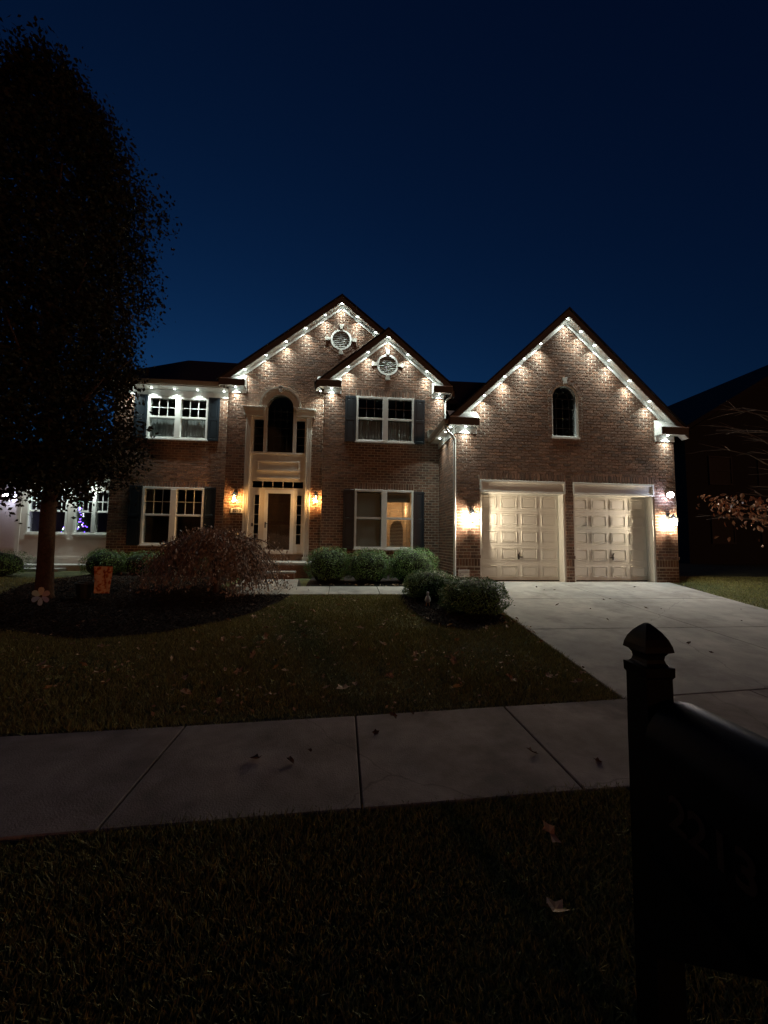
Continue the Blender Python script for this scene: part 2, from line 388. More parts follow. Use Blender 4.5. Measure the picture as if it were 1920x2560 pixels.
brick_pool = []                               # full bricks of the walls, kept to choose the nearest 300
def brick_box(mb, x0, x1, z0, z1, y, proud):
    """one brick on the wall plane y: front proud of the mortar, five faces with a small chamfer"""
    c = 0.004; n = len(mb.v); yf = y-proud
    mb.v += [(x0, y+0.004, z0), (x1, y+0.004, z0), (x1, y+0.004, z1), (x0, y+0.004, z1), (x0+c, yf, z0+c), (x1-c, yf, z0+c), (x1-c, yf, z1-c), (x0+c, yf, z1-c)]
    mb.f += [(n+4, n+5, n+6, n+7), (n, n+1, n+5, n+4), (n+1, n+2, n+6, n+5), (n+2, n+3, n+7, n+6), (n+3, n, n+4, n+7)]
def brick_wall(y, z0, z1, lohi, holes=(), bholes=(), side=None, pool=False, back=0.25):
    """mortar wall in strips one course tall plus its bricks; side=(X, dir) turns it onto an X plane (u = y)"""
    wall = MB(); bricks = MB(); mine = []
    n = int(round((z1-z0)/CH)); rr = random.Random(int(y*100))
    sub = 3
    for i in range(n):
        a, b = z0+i*CH, z0+(i+1)*CH
        zm = (a+b)/2
        for k in range(sub):
            za, zb = a+(b-a)*k/sub, a+(b-a)*(k+1)/sub
            lo, hi = lohi((za+zb)/2)
            if hi-lo < 0.02: continue
            for p, q in spans((za+zb)/2, lo, hi, holes): wall.quad((p, y, za), (q, y, za), (q, y, zb), (p, y, zb))
        lo, hi = lohi(zm+CH*0.3)
        if hi-lo < 0.06: continue
        base = math.floor(lo/CL)*CL+(CL/2 if i % 2 else 0)
        for p, q in spans(zm, lo, hi, list(holes)+list(bholes)):
            k = math.floor((p-base)/CL)
            while base+k*CL < q:
                u0, u1 = max(p, base+k*CL)+JT/2, min(q, base+(k+1)*CL)-JT/2; k += 1
                if u1-u0 < 0.03: continue
                pr = 0.007+rr.uniform(-0.002, 0.003); dz = rr.uniform(-0.0012, 0.0012)
                full = u1-u0 > CL-JT-0.002
                if pool and full: mine.append((u0, u1, a+JT/2+dz, b-JT/2+dz, pr))
                else: brick_box(bricks, u0, u1, a+JT/2+dz, b-JT/2+dz, y, pr)
    return wall, bricks, mine
def to_side(mb, X, sign):
    """wall drawn in (x,z) on plane y -> plane X; u runs along y; outward normal = sign * x"""
    y0 = None
    out = []
    for (u, yy, z) in mb.v: out.append((u, yy, z))
    return out
wall_objs = {}
def place_wall(key, wall, bricks):
    w = wall.build('wall', MORTAR, house); wall_objs[key] = w
    if bricks.v: stuff(bricks.build('brickwork', BRICK, w))
    return w

def gable(xa, za, m): return lambda z, base: ((xa-(za-z)/m), (xa+(za-z)/m))
# --- garage wall
GX0, GX1, GXA, GZA, GM = 2.96, 9.335, 6.128, 7.68, 0.953
ZB = 0.44
def lohi_g(z):
    if z < 4.6: return GX0, GX1
    return max(GX0, GXA-(GZA+0.08-z)/GM), min(GX1, GXA+(GZA+0.08-z)/GM)
D1, D2 = (3.614, 6.024), (6.256, 8.665)
HB, HT = 2.842, 3.178
AWX0, AWX1, AWZ0, AWZ1 = 5.689, 6.465, 4.435, 5.955
holes_g = [Hole(D1[0], D1[1], 0, HT), Hole(D2[0], D2[1], 0, HT), Hole(AWX0, AWX1, AWZ0, AWZ1, True)]
LEDGE = 1.172
bh_g = [Hole(D1[0]-0.03, D1[1]+0.03, HT-0.01, HT+0.215), Hole(D2[0]-0.03, D2[1]+0.03, HT-0.01, HT+0.215),
        Hole(AWX0-0.115, AWX1+0.115, AWZ0, AWZ1+0.115, True), Hole(GX0, GX1, LEDGE-0.30, LEDGE+0.0)]
ng = math.ceil((7.8-ZB)/CH)
wall, bricks, mine = brick_wall(YG, ZB, ZB+ng*CH, lohi_g, holes_g, bh_g, pool=True)
mine.sort(key=lambda t: ((t[0])**2+(t[2]-1.5)**2))
singles = mine[:300]
for t in mine[300:]: brick_box(bricks, t[0], t[1], t[2], t[3], YG, t[4])
# soldier courses over the doors, voussoirs round the arch, rowlock ledge and soldier band below it
def soldiers(mb, x0, x1, z0, h, y, proud=0.009):
    n = max(1, round((x1-x0)/CH)); w = (x1-x0)/n
    for i in range(n): brick_box(mb, x0+i*w+JT/2, x0+(i+1)*w-JT/2, z0+JT/2, z0+h-JT/2, y, proud+random.uniform(-0.002, 0.002))
def voussoirs(mb, cx, cz, r0, r1, y, a0, a1, n, proud=0.014):
    for i in range(n):
        t0, t1 = a0+(a1-a0)*i/n, a0+(a1-a0)*(i+1)/n
        e = 0.0045; k = len(mb.v)
        pts = [(r0+e, t0+e/r0), (r0+e, t1-e/r0), (r1-e, t1-e/r1), (r1-e, t0+e/r1)]
        P = [(cx+r*math.cos(t), cz+r*math.sin(t)) for r, t in pts]
        mb.v += [(p[0], y+0.003, p[1]) for p in P]+[(p[0], y-proud, p[1]) for p in P]
        mb.f += [(k+7, k+6, k+5, k+4)]+[(k+j, k+(j+1) % 4, k+4+(j+1) % 4, k+4+j) for j in range(4)]
trimb = MB()
soldiers(trimb, D1[0]-0.02, D1[1]+0.02, HT+0.005, 0.2032, YG); soldiers(trimb, D2[0]-0.02, D2[1]+0.02, HT+0.005, 0.2032, YG)
AC = (AWX0+AWX1)/2; AR = (AWX1-AWX0)/2; AZS = AWZ1-AR
voussoirs(trimb, AC, AZS, AR, AR+0.105, YG, 0, PI, 24)
for s in (-1, 1):
    n = int((AZS-AWZ0)/CH); h = (AZS-AWZ0)/n
    for i in range(n):
        a = AC+s*AR; b = AC+s*(AR+0.105)
        brick_box(trimb, min(a, b)+0.004, max(a, b)-0.004, AWZ0+i*h+JT/2, AWZ0+(i+1)*h-JT/2, YG, 0.014)
for p, q in spans(1.0, GX0, GX1, holes_g):
    soldiers(trimb, p, q, LEDGE-0.30, 0.2032, YG, 0.006)
    soldiers(trimb, p-0.01, q+0.01, LEDGE-0.0955, 0.0955, YG, 0.045)
w = place_wall('garage', wall, bricks)
stuff(trimb.build('soldier_course', BRICK, w))
bm0 = MB(); brick_box(bm0, -(CL-JT)/2, (CL-JT)/2, -(CH-JT)/2, (CH-JT)/2, 0, 0.0075); brick_me = bm0.mesh('brick', BRICK)
for t in singles:
    o = bpy.data.objects.new('brick', brick_me); COL.objects.link(o); o.parent = w
    o.matrix_parent_inverse = parent_world(w).inverted()
    o.location = ((t[0]+t[1])/2, YG+random.uniform(-0.002, 0.001), (t[2]+t[3])/2)
# --- garage left side wall (plane X = GX0), seen at a slant
wall, bricks, _ = brick_wall(0.0, ZB, ZB+math.ceil((4.6-ZB)/CH)*CH, lambda z: (YG, YP2))
for mbx in (wall, bricks): mbx.v = [(GX0+yy, u, z) for (u, yy, z) in mbx.v]
for mbx in (wall, bricks): mbx.f = [tuple(reversed(f)) for f in mbx.f]
place_wall('garage_side', wall, bricks)
MB().box(GX1-0.02, GX1-0.001, YG+0.002, 16, ZB, 4.6).build('wall', MORTAR, house)

# --- bay 2 (right-hand main gable)
P2X0, P2X1, P2XA, P2ZA, P2M = -0.680, 3.12, 1.286, 7.811, 0.8375
def lohi_2(z):
    if z < 6.2: return P2X0, (P2X1 if z > 4.3 else GX0)
    return max(P2X0, P2XA-(P2ZA+0.08-z)/P2M), min(P2X1, P2XA+(P2ZA+0.08-z)/P2M)
W2 = (0.329, 2.148); W2U = (4.576, 6.016); W2L = (1.257, 3.075)
VC2 = (1.291, 7.075)
holes_2 = [Hole(*W2, *W2U), Hole(*W2, *W2L), Hole(0, 0, 0, 0, rnd=(*VC2, 0.33))]
bh_2 = [Hole(W2[0]-0.02, W2[1]+0.02, W2U[1]-0.01, W2U[1]+0.215), Hole(W2[0]-0.02, W2[1]+0.02, W2L[1]-0.01, W2L[1]+0.215), Hole(0, 0, 0, 0, rnd=(*VC2, 0.455))]
wall, bricks, _ = brick_wall(YP2, ZB, ZB+math.ceil((7.95-ZB)/CH)*CH, lohi_2, holes_2, bh_2)
tb = MB(); soldiers(tb, W2[0]-0.01, W2[1]+0.01, W2U[1]+0.005, 0.2032, YP2); soldiers(tb, W2[0]-0.01, W2[1]+0.01, W2L[1]+0.005, 0.2032, YP2)
voussoirs(tb, *VC2, 0.345, 0.45, YP2, 0, 2*PI, 34)
w = place_wall('bay', wall, bricks); stuff(tb.build('soldier_course', BRICK, w))
MB().box(P2X0+0.004, P2X0+0.02, YP2+0.003, YP1+0.05, ZB, 6.2).build('wall', MORTAR, house)
MB().box(P2X1-0.02, P2X1-0.004, YP2+0.003, 15, 4.3, 6.2).build('wall', MORTAR, house)
# --- bay 1 (entry gable)
P1X0, P1XA, P1ZA, P1M = -3.64, -0.189, 9.005, 0.80
P1X1 = 2*P1XA-P1X0
def lohi_1(z):
    if z < 6.3: return P1X0, 0.2
    return max(P1X0, P1XA-(P1ZA+0.08-z)/P1M), min(P1X1, P1XA+(P1ZA+0.08-z)/P1M)
VC1 = (-0.195, 7.985)
EX0, EX1 = -3.06, -1.05                       # entry surround
EZ0, EZ1 = 0.86, 5.60
ECX = -2.035
holes_1 = [Hole(EX0+0.05, EX1-0.05, 0.4, 5.5), Hole(ECX-0.55, ECX+0.55, 5.4, 6.15, True), Hole(0, 0, 0, 0, rnd=(*VC1, 0.33))]
bh_1 = [Hole(0, 0, 0, 0, rnd=(*VC1, 0.455))]
wall, bricks, _ = brick_wall(YP1, ZB, ZB+math.ceil((9.15-ZB)/CH)*CH, lohi_1, holes_1, bh_1)
tb = MB(); voussoirs(tb, *VC1, 0.345, 0.45, YP1, 0, 2*PI, 34)
w = place_wall('entry', wall, bricks); stuff(tb.build('soldier_course', BRICK, w))
# --- left main wall
P0X0 = -7.12
W0 = (-6.146, -4.330); W0U = (4.592, 5.94); W0L = (1.29, 3.072)
wall, bricks, _ = brick_wall(YP0, ZB, ZB+math.ceil((6.25-ZB)/CH)*CH, lambda z: (P0X0, P1X0+0.01), [Hole(*W0, *W0U), Hole(*W0, *W0L)],
                             [Hole(W0[0]-0.02, W0[1]+0.02, W0L[1]-0.01, W0L[1]+0.215)])
tb = MB(); soldiers(tb, W0[0]-0.01, W0[1]+0.01, W0L[1]+0.005, 0.2032, YP0)
w = place_wall('main', wall, bricks); stuff(tb.build('soldier_course', BRICK, w))
MB().box(P1X0+0.004, P1X0+0.02, YP1+0.003, YP0+0.05, ZB, 6.2).build('wall', MORTAR, house)
MB().box(P0X0+0.002, P0X0+0.02, YP0+0.003, 17.5, ZB, 6.2).build('wall', MORTAR, house)
MB().box(P0X0+0.03, GX1-0.05, 17.4, 17.5, ZB, 6.2).build('wall', MORTAR, house)

# ------------------------------------------------------------------ gable roofs, soffits, rake trim
TR, FA, SH, OV = 0.13, 0.20, 0.055, 0.20     # trim, barge board, shingle thickness (vertical), overhang
def rake(xa, za, m, y, xl, xr, yback, zr_l, zr_r, retl, retr, left_ret=True, right_ret=True, ov=0.28, ytrim_l=None):
    """za: apex of the brickwork; xl/xr: wall corners; soffit level where the rake meets the eaves"""
    zs = za+TR
    el, er = xl-ov, xr+ov
    def zl(x): return zs-m*abs(x-xa)
    for s, xe, ze in ((-1, el, zl(el)), (1, er, zl(er))):
        o = 1 if s > 0 else 0
        # rake trim on the wall
        t0 = xa; xt = xl if s < 0 else xr
        pts = [(xa, zs-TR), (xt, zl(xt)-TR), (xt, zl(xt)-0.004), (xa, zs-0.004)]
        if s < 0: pts = [pts[1], pts[0], pts[3], pts[2]]
        MB().prism(pts, y-0.03, y+0.01).build('rake_trim', WHITE, house)
        # soffit board
        pts = [(xa, zs), (xe, ze), (xe, ze+0.015), (xa, zs+0.015)]
        if s < 0: pts = [pts[1], pts[0], pts[3], pts[2]]
        MB().prism(pts, y-OV, y+0.02).build('rake_soffit', WHITE, house)
        # barge board
        pts = [(xa, zs-0.004), (xe, ze-0.004), (xe, ze+FA), (xa, zs+FA)]
        if s < 0: pts = [pts[1], pts[0], pts[3], pts[2]]
        MB().prism(pts, y-OV-0.025, y-OV-0.002).build('barge_board', DARKT, house)
        # roof slope
        xo = xe+s*0.05; zo = zs-m*abs(xo-xa)
        pts = [(xa, zs+FA+0.004), (xo, zo+FA+0.004), (xo, zo+FA+SH), (xa, zs+FA+SH)]
        if s < 0: pts = [pts[1], pts[0], pts[3], pts[2]]
        MB().prism(pts, y-OV-0.06, yback).build('roof', ROOF, house)
    return zl
def eave_return(x0, x1, y, zf, zs, cap_at, outer):
    """boxed return at a gable foot: frieze on the wall, small soffit, fascia, sloped cap; outer = eave end x"""
    lo, hi = (outer, x1) if outer < x0 else (x0, outer)
    wl, wh = x0, x1
    MB().box(wl, wh, y-0.03, y+0.005, zf, zs-0.003).build('frieze', WHITE, house)
    MB().box(lo, hi, y-0.24, y-0.001, zs, zs+0.012).build('soffit', WHITE, house)
    MB().box(lo, hi, y-0.265, y-0.242, zs-0.02, zs+0.165).build('fascia', DARKT, house)
    MB().prism_x([(y-0.275, zs+0.170), (y-0.006, zs+cap_at), (y-0.006, zs+cap_at+0.012), (y-0.275, zs+0.182)], lo+0.0, hi-0.0).build('return_cap', WHITE, house)
    e = hi if outer < x0 else lo
    MB().prism_x([(y-0.262, zs-0.018), (y-0.008, zs-0.018), (y-0.008, zs+cap_at-0.004), (y-0.262, zs+0.168)], e-0.006, e+0.006).build('return_end', WHITE, house)

zg = rake(GXA, GZA, GM, YG, GX0, GX1, 15.0, 0, 0, 0, 0)
ZSG = 4.60
eave_return(GX0, 3.52, YG, 4.425, ZSG, 0.42, GX0-0.24)
eave_return(8.757, GX1, YG, 4.425, ZSG, 0.42, GX1+0.24)
rake(P2XA, P2ZA, P2M, YP2, P2X0, P2X1, 14.5, 0, 0, 0, 0, ov=0.24)
ZS2 = 6.20
eave_return(P2X0, -0.153, YP2, 6.06, ZS2, 0.36, P2X0-0.2)
eave_return(2.732, P2X1, YP2, 6.06, ZS2, 0.36, P2X1+0.22)
rake(P1XA, P1ZA, P1M, YP1, P1X0, P1X1, 15.5, 0, 0, 0, 0, ov=0.24)
ZS1 = 6.215
eave_return(P1X0, -3.10, YP1, 6.05, ZS1, 0.38, P1X0-0.2)
# left eave: frieze, soffit, gutter
ZS0 = 6.15
MB().box(P0X0-0.1, P1X0-0.002, YP0-0.03, YP0+0.004, 5.965, ZS0-0.003).build('frieze', WHITE, house)
MB().box(P0X0-0.35, P1X0-0.02, YP0-0.40, YP0-0.001, ZS0, ZS0+0.012).build('soffit', WHITE, house)
def gutter(a, b, axis):
    """K-style gutter profile; a,b ends; axis 'x': runs along x facing -y, 'y': runs along y facing -x"""
    mb = MB()
    if axis == 'x':
        (x0, x1, y, z) = a; mb.prism_x([(y, z), (y-0.07, z), (y-0.10, z+0.05), (y-0.12, z+0.11), (y-0.12, z+0.13), (y-0.105, z+0.13), (y, z+0.125)], x0, x1)
    else:
        (y0, y1, x, z) = a; mb.prism([(x, z), (x, z+0.125), (x-0.105, z+0.13), (x-0.12, z+0.13), (x-0.12, z+0.11), (x-0.10, z+0.05), (x-0.07, z)], y0, y1)
    return mb.build('gutter', TRIMB, house)
gutter((P0X0-0.40, P1X0-0.06, YP0-0.405, ZS0+0.02), None, 'x')
# garage side eave, gutter over it
MB().box(GX0-0.03, GX0+0.004, YG+0.0, YP2-0.001, 4.425, ZSG-0.003).build('frieze', WHITE, house)
MB().box(GX0-0.26, GX0-0.001, YG+0.002, YP2-0.001, ZSG, ZSG+0.012).build('soffit', WHITE, house)
gutter((YG-0.20, YP2+0.02, GX0-0.262, ZSG+0.01), None, 'y')
gutter((YP2-0.2, 14.0, 0, 0), None, 'y') if False else None
# main hip roof behind the gables, and the lower roof behind the garage
mb = MB(); ry, rz_ = 14.9, 8.22
mb.quad((-7.55, YP0-0.46, 6.27), (-3.72, YP0-0.46, 6.27), (-3.72, ry, rz_), (-5.95, ry, rz_)); mb.quad((-3.72, YP1+0.15, 6.45), (3.0, YP1+0.15, 6.45), (3.0, ry, rz_), (-3.72, ry, rz_))
mb.quad((-5.95, ry, rz_), (3.0, ry, rz_), (3.6, 17.6, 6.27), (-7.55, 17.6, 6.27)); mb.quad((-7.55, YP0-0.46, 6.27), (-5.95, ry, rz_), (-7.55, 17.6, 6.27)); mb.quad((-7.55, YP0-0.46, 6.265), (-7.55, 17.6, 6.265), (3.0, 17.6, 6.265), (3.0, YP1+0.15, 6.265), (-3.72, YP1+0.15, 6.265), (-3.72, YP0-0.46, 6.265))
mb.build('roof', ROOF, house)
mb = MB(); e0 = (3.1, 12.0, 6.0); e1 = (9.6, 12.0, 5.6); r0 = (3.1, 13.6, 7.42); r1 = (9.6, 13.6, 7.5); b0 = (3.1, 17.0, 5.0); b1 = (9.6, 17.0, 5.0)
mb.quad(e0, e1, r1, r0); mb.quad(r0, r1, b1, b0); mb.quad(e0, r0, b0); mb.quad(e1, b1, r1); mb.quad(e0, b0, b1, e1)
mb.build('roof', ROOF, house)
# downspouts
dsx, dsy = GX0-0.055, YG-0.05
MB().tube([(GX0-0.30, YG-0.05, ZSG+0.02), (GX0-0.30, YG-0.06, ZSG-0.06), (GX0-0.27, YG-0.09, ZSG-0.15), (GX0-0.14, YG-0.09, ZSG-0.27), (dsx, dsy, ZSG-0.36), (dsx, dsy, 2.6), (dsx, dsy, 0.62), (dsx-0.02, dsy-0.10, 0.54)], 0.036, 6).build('downspout', WHITE, house)
MB().tube([(P2X1+0.22, YP2-0.12, 6.22), (P2X1+0.20, YP2-0.13, 6.10), (P2X1+0.06, YP2-0.05, 6.0), (P2X1+0.045, YP2-0.04, 5.9), (P2X1+0.045, YP2-0.04, 5.35), (P2X1+0.08, YP2-0.10, 5.26), (P2X1+0.30, YP2-0.2, 5.14)], 0.032, 6).build('downspout', WHITE, house)
MB().prism([(2.62, 4.62), (2.90, 4.62), (2.96, 4.95), (2.56, 4.95)], YP2-0.30, YP2-0.05).build('rain_head', CREAM, house)

# ------------------------------------------------------------------ windows
def room(x0, x1, z0, z1, y0, y1, m=None):
    mb = MB(); m = m or ROOM
    mb.quad((x0, y1, z0), (x1, y1, z0), (x1, y1, z1), (x0, y1, z1)); mb.quad((x0, y0, z0), (x0, y1, z0), (x0, y1, z1), (x0, y0, z1))
    mb.quad((x1, y0, z0), (x1, y0, z1), (x1, y1, z1), (x1, y1, z0)); mb.quad((x0, y0, z0), (x1, y0, z0), (x1, y1, z0), (x0, y1, z0)); mb.quad((x0, y0, z1), (x0, y1, z1), (x1, y1, z1), (x1, y0, z1))
    return mb.build('room', m, house)
def sash_pair(x0, x1, z0, z1, y, grid=True, gm=None, curtains=False, mull=0.17, fr=0.062, m=WHITE, label=None, nsash=2):
    mb = MB(); yo, yi = y-0.035, y+0.09
    fb = 0.062
    mb.box(x0, x0+fr, yo, yi, z0, z1); mb.box(x1-fr, x1, yo, yi, z0, z1)
    mb.box(x0+fr, x1-fr, yo+0.001, yi, z1-fr, z1); mb.box(x0+fr, x1-fr, yo+0.001, yi, z0, z0+fb)
    cx = (x0+x1)/2
    bays = [(x0+fr, cx-mull/2), (cx+mull/2, x1-fr)]
    mb.box(cx-mull/2, cx+mull/2, yo-0.008, yi, z0+fb, z1-fr)
    zm = z0+fb+(z1-z0-fr-fb)*0.52
    for a, b in bays: mb.box(a, b, y+0.0, yi-0.01, zm-0.03, zm+0.03)
    win = mb.build('window', m, house, bevel=0.004)
    if label: win['label'] = label
    MB().box(x0-0.03, x1+0.03, y-0.065, y-0.001, z0-0.035, z0-0.001).build('sill', m, win)
    for a, b in bays:
        MB().box(a, b, y+0.045, y+0.049, zm+0.03, z1-fr).build('pane', GLASS, win)
        MB().box(a, b, y+0.060, y+0.064, z0+fb, zm-0.03).build('pane', GLASS, win)
        g = MB(); zt, zb = z1-fr, zm+0.03
        if grid:
            for k in (1, 2): xx = a+(b-a)*k/3; g.box(xx-0.010, xx+0.010, y+0.030, y+0.044, zb, zt)
            zz = (zt+zb)/2; g.box(a, b, y+0.031, y+0.043, zz-0.010, zz+0.010)
            g.build('grille', gm or m, win)
        if curtains:
            c = MB(); n = 26; zt2 = z1-fr if curtains == 'full' else zm-0.03
            P = [(a+(b-a)*i/n, y+0.15+0.018*math.sin(i*1.9)+0.008*math.sin(i*0.7)) for i in range(n+1)]
            for (p, q) in zip(P[:-1], P[1:]): c.quad((p[0], p[1], z0+0.05), (q[0], q[1], z0+0.05), (q[0], q[1], zt2), (p[0], p[1], zt2))
            c.build('curtain', CURT, win)
    return win, bays, zm
def shutter(x0, x1, z0, z1, y):
    mb = MB(); yo = y-0.045
    mb.box(x0, x1, y-0.035, y-0.009, z0, z1)
    fr = 0.055; zm = z0+(z1-z0)*0.5
    for a, b in ((x0, x0+fr), (x1-fr, x1)): mb.box(a, b, yo, y-0.0345, z0, z1)
    for a, b in ((z0, z0+0.08), (zm-0.05, zm+0.05), (z1-0.08, z1)): mb.box(x0+fr, x1-fr, yo, y-0.0345, a, b)
    s = mb.build('shutter', SHUT, house, bevel=0.003)
    for a, b in ((z0+0.08, zm-0.05), (zm+0.05, z1-0.08)):
        k = MB(); e = 0.02
        k.box(x0+fr+e, x1-fr-e, y-0.043, y-0.034, a+e, b-e); k.build('panel', SHUT, s, bevel=0.007)
    for zz in (z0+(z1-z0)*0.49,):
        MB().tube([(x0+0.03, yo-0.0, zz), (x0+0.03, yo-0.03, zz)], 0.012, 6).build('shutter_dog', BLACK, s)
    return s
sash_pair(*W0, *W0U, YP0, curtains='half'); sash_pair(*W0, *W0L, YP0)
sash_pair(*W2, *W2U, YP2, curtains='half', gm=GREYB); wl, baysl, zml = sash_pair(*W2, *W2L, YP2, grid=False)
room(W0[0]-0.05, W0[1]+0.05, W0U[0]-0.02, W0U[1]+0.02, YP0+0.09, YP0+2.2); room(W0[0]-0.05, W0[1]+0.05, W0L[0]-0.02, W0L[1]+0.02, YP0+0.09, YP0+2.2)
room(W2[0]-0.05, W2[1]+0.05, W2U[0]-0.02, W2U[1]+0.02, YP2+0.09, YP2+2.2)
room(W2[0]-0.05, W2[1]+0.05, W2L[0]-0.02, W2L[1]+0.02, YP2+0.09, YP2+2.6, WROOM)
for (wx_, zz) in ((W0, W0U), (W0, W0L)):
    shutter(wx_[0]-0.385, wx_[0]-0.012, zz[0]-0.02, zz[1]+0.03, YP0); shutter(wx_[1]+0.012, wx_[1]+0.345, zz[0]-0.02, zz[1]+0.03, YP0)
for (wx_, zz) in ((W2, W2U), (W2, W2L)):
    shutter(wx_[0]-0.345, wx_[0]-0.012, zz[0]-0.02, zz[1]-0.01, YP2); shutter(wx_[1]+0.012, wx_[1]+0.345, zz[0]-0.02, zz[1]-0.03, YP2)
# blinds in the lower bay window: closed-ish on the left, open slats over a lit room on the right
for bi, (a, b) in enumerate(baysl):
    z = W2L[0]+0.075; k = 0
    sl = MB(); wdt = 0.05; ang = math.radians(64 if bi == 0 else 30)
    dy, dz = wdt/2*math.cos(ang), wdt/2*math.sin(ang)
    sl.quad((a+0.01, -dy, -dz), (b-0.01, -dy, -dz), (b-0.01, dy, dz), (a+0.01, dy, dz))
    me = sl.mesh('blind_slat', BLIND)
    while z < W2L[1]-0.08:
        o = bpy.data.objects.new('blind_slat', me); COL.objects.link(o); o.parent = wl; o.matrix_parent_inverse = parent_world(wl).inverted(); o.location = (0, YP2+0.15, z)
        z += 0.044
    for xx in (a+0.12, b-0.12): MB().box(xx-0.006, xx+0.006, YP2+0.120, YP2+0.124, W2L[0]+0.06, W2L[1]-0.06).build('blind_tape', BLIND, wl)
lampd = bpy.data.lights.new('room_lamp', 'POINT'); lampd.energy = 32.0; lampd.color = (1.0, 0.62, 0.30); lampd.shadow_soft_size = 0.08
lo = link('room_lamp', lampd, house); lo.location = (1.95, YP2+1.75, 2.6)
# dividing partition keeps the left half of that room dim
MB().box(1.235, 1.26, YP2+0.19, YP2+2.55, W2L[0], W2L[1]).build('partition', ROOM, house)
MB().box(baysl[1][0], baysl[1][1], YP2+0.19, YP2+0.20, 2.72, W2L[1]-0.05).build('valance', CURT, wl)
bk = MB(); bk.prism([(1.56, W2L[0]), (1.98, W2L[0]), (1.98, 1.9), (1.93, 2.1), (1.84, 2.19), (1.70, 2.19), (1.61, 2.1), (1.56, 1.9)], YP2+0.9, YP2+1.05)
tag(bk.build('armchair', WOODD, None, bevel=0.03), 'dark high-backed chair behind the lit slatted blind', 'chair')
# garage arched window
def arch_window(x0, x1, z0, z1, y, fr, m, name='window', cols=4, rows=4, yglass=0.11):
    r = (x1-x0)/2; c = (x0+x1)/2; zs = z1-r
    mb = MB(); mb.ring(c, zs, r-fr, r+0.001, y+0.03, y+0.13, 0, PI, 24)
    mb.box(x0, x0+fr, y+0.03, y+0.13, z0, zs); mb.box(x1-fr, x1, y+0.03, y+0.13, z0, zs); mb.box(x0, x1, y+0.025, y+0.13, z0, z0+fr)
    w = mb.build(name, m, house)
    g = MB(); pts = [(x0+fr, z0+fr), (x1-fr, z0+fr), (x1-fr, zs)]+[(c+(r-fr)*math.cos(t), zs+(r-fr)*math.sin(t)) for t in np.linspace(0, PI, 19)[1:-1]]+[(x0+fr, zs)]
    g.prism(pts, y+yglass, y+yglass+0.004).build('pane', GLASS, w)
    q = MB()
    for k in range(1, cols): xx = x0+(x1-x0)*k/cols; q.box(xx-0.008, xx+0.008, y+yglass+0.012, y+yglass+0.02, z0+fr, zs)
    for k in range(1, rows+1): zz = z0+(zs-z0)*k/rows; q.box(x0+fr, x1-fr, y+yglass+0.0122, y+yglass+0.0202, zz-0.008, zz+0.008)
    q.ring(c, zs, r*0.40, r*0.40+0.016, y+yglass+0.012, y+yglass+0.02, 0, PI, 16)
    for t in (PI*0.25, PI*0.5, PI*0.75):
        d = Vector((math.cos(t), 0, math.sin(t))); nn = Vector((-d.z, 0, d.x))*0.008; A = Vector((c, y+yglass+0.013, zs)); p0 = A+d*r*0.42; p1 = A+d*(r-fr)
        q.quad(p0-nn, p0+nn, p1+nn, p1-nn)
    q.build('grille', GREYB, w)
    room(x0-0.03, x1+0.03, z0-0.02, z1+0.03, y+0.14, y+1.8)
    return w
gw = arch_window(AWX0, AWX1, AWZ0, AWZ1, YG, 0.045, WHITE)
MB().box(AWX0-0.03, AWX1+0.03, YG-0.03, YG+0.10, AWZ0-0.04, AWZ0-0.001).build('sill', WHITE, gw)
# brick reveal of the arch
rv = MB(); rv.ring(AC, AZS, AR+0.0005, AR+0.03, YG+0.002, YG+0.13, 0, PI, 24); rv.box(AWX0-0.03, AWX0-0.0005, YG+0.002, YG+0.13, AWZ0, AZS); rv.box(AWX1+0.0005, AWX1+0.03, YG+0.002, YG+0.13, AWZ0, AZS); rv.build('reveal', MORTAR, gw)
def keystone(cx, cz, ang, r0, r1, y, w0, w1):
    d = (math.cos(ang), math.sin(ang)); n = (-d[1], d[0])
    P = [(cx+d[0]*r0-n[0]*w0, cz+d[1]*r0-n[1]*w0), (cx+d[0]*r1-n[0]*w1, cz+d[1]*r1-n[1]*w1), (cx+d[0]*r1+n[0]*w1, cz+d[1]*r1+n[1]*w1), (cx+d[0]*r0+n[0]*w0, cz+d[1]*r0+n[1]*w0)]
    return MB().prism(P, y-0.045, y+0.01).build('keystone', STONE, house, bevel=0.004)
keystone(AC, AZS, PI/2, AR+0.0, AR+0.17, YG, 0.045, 0.065)
# round louvred vents
for (c, y) in ((VC1, YP1), (VC2, YP2)):
    mb = MB().ring(c[0], c[1], 0.285, 0.345, y-0.02, y+0.12, 0, 2*PI, 36); v = mb.build('vent', WHITE, house, smooth=False)
    mb = MB(); mb.prism([(c[0]+0.33*math.cos(t), c[1]+0.33*math.sin(t)) for t in np.linspace(0, 2*PI, 33)[:-1]], y+0.13, y+0.14); mb.build('backing', ROOM, v)
    n = 9
    for i in range(n):
        z = c[1]-0.285+0.57*(i+0.5)/n; h = math.sqrt(max(0.0, 0.287**2-(z-c[1])**2))
        q = MB(); q.prism_x([(y+0.012, z-0.028), (y+0.018, z-0.032), (y+0.092, z+0.026), (y+0.086, z+0.030)], c[0]-h, c[0]+h); q.build('louvre', WHITE, v)
    for a in range(4): keystone(c[0], c[1], a*PI/2, 0.335, 0.50, y, 0.045, 0.072)

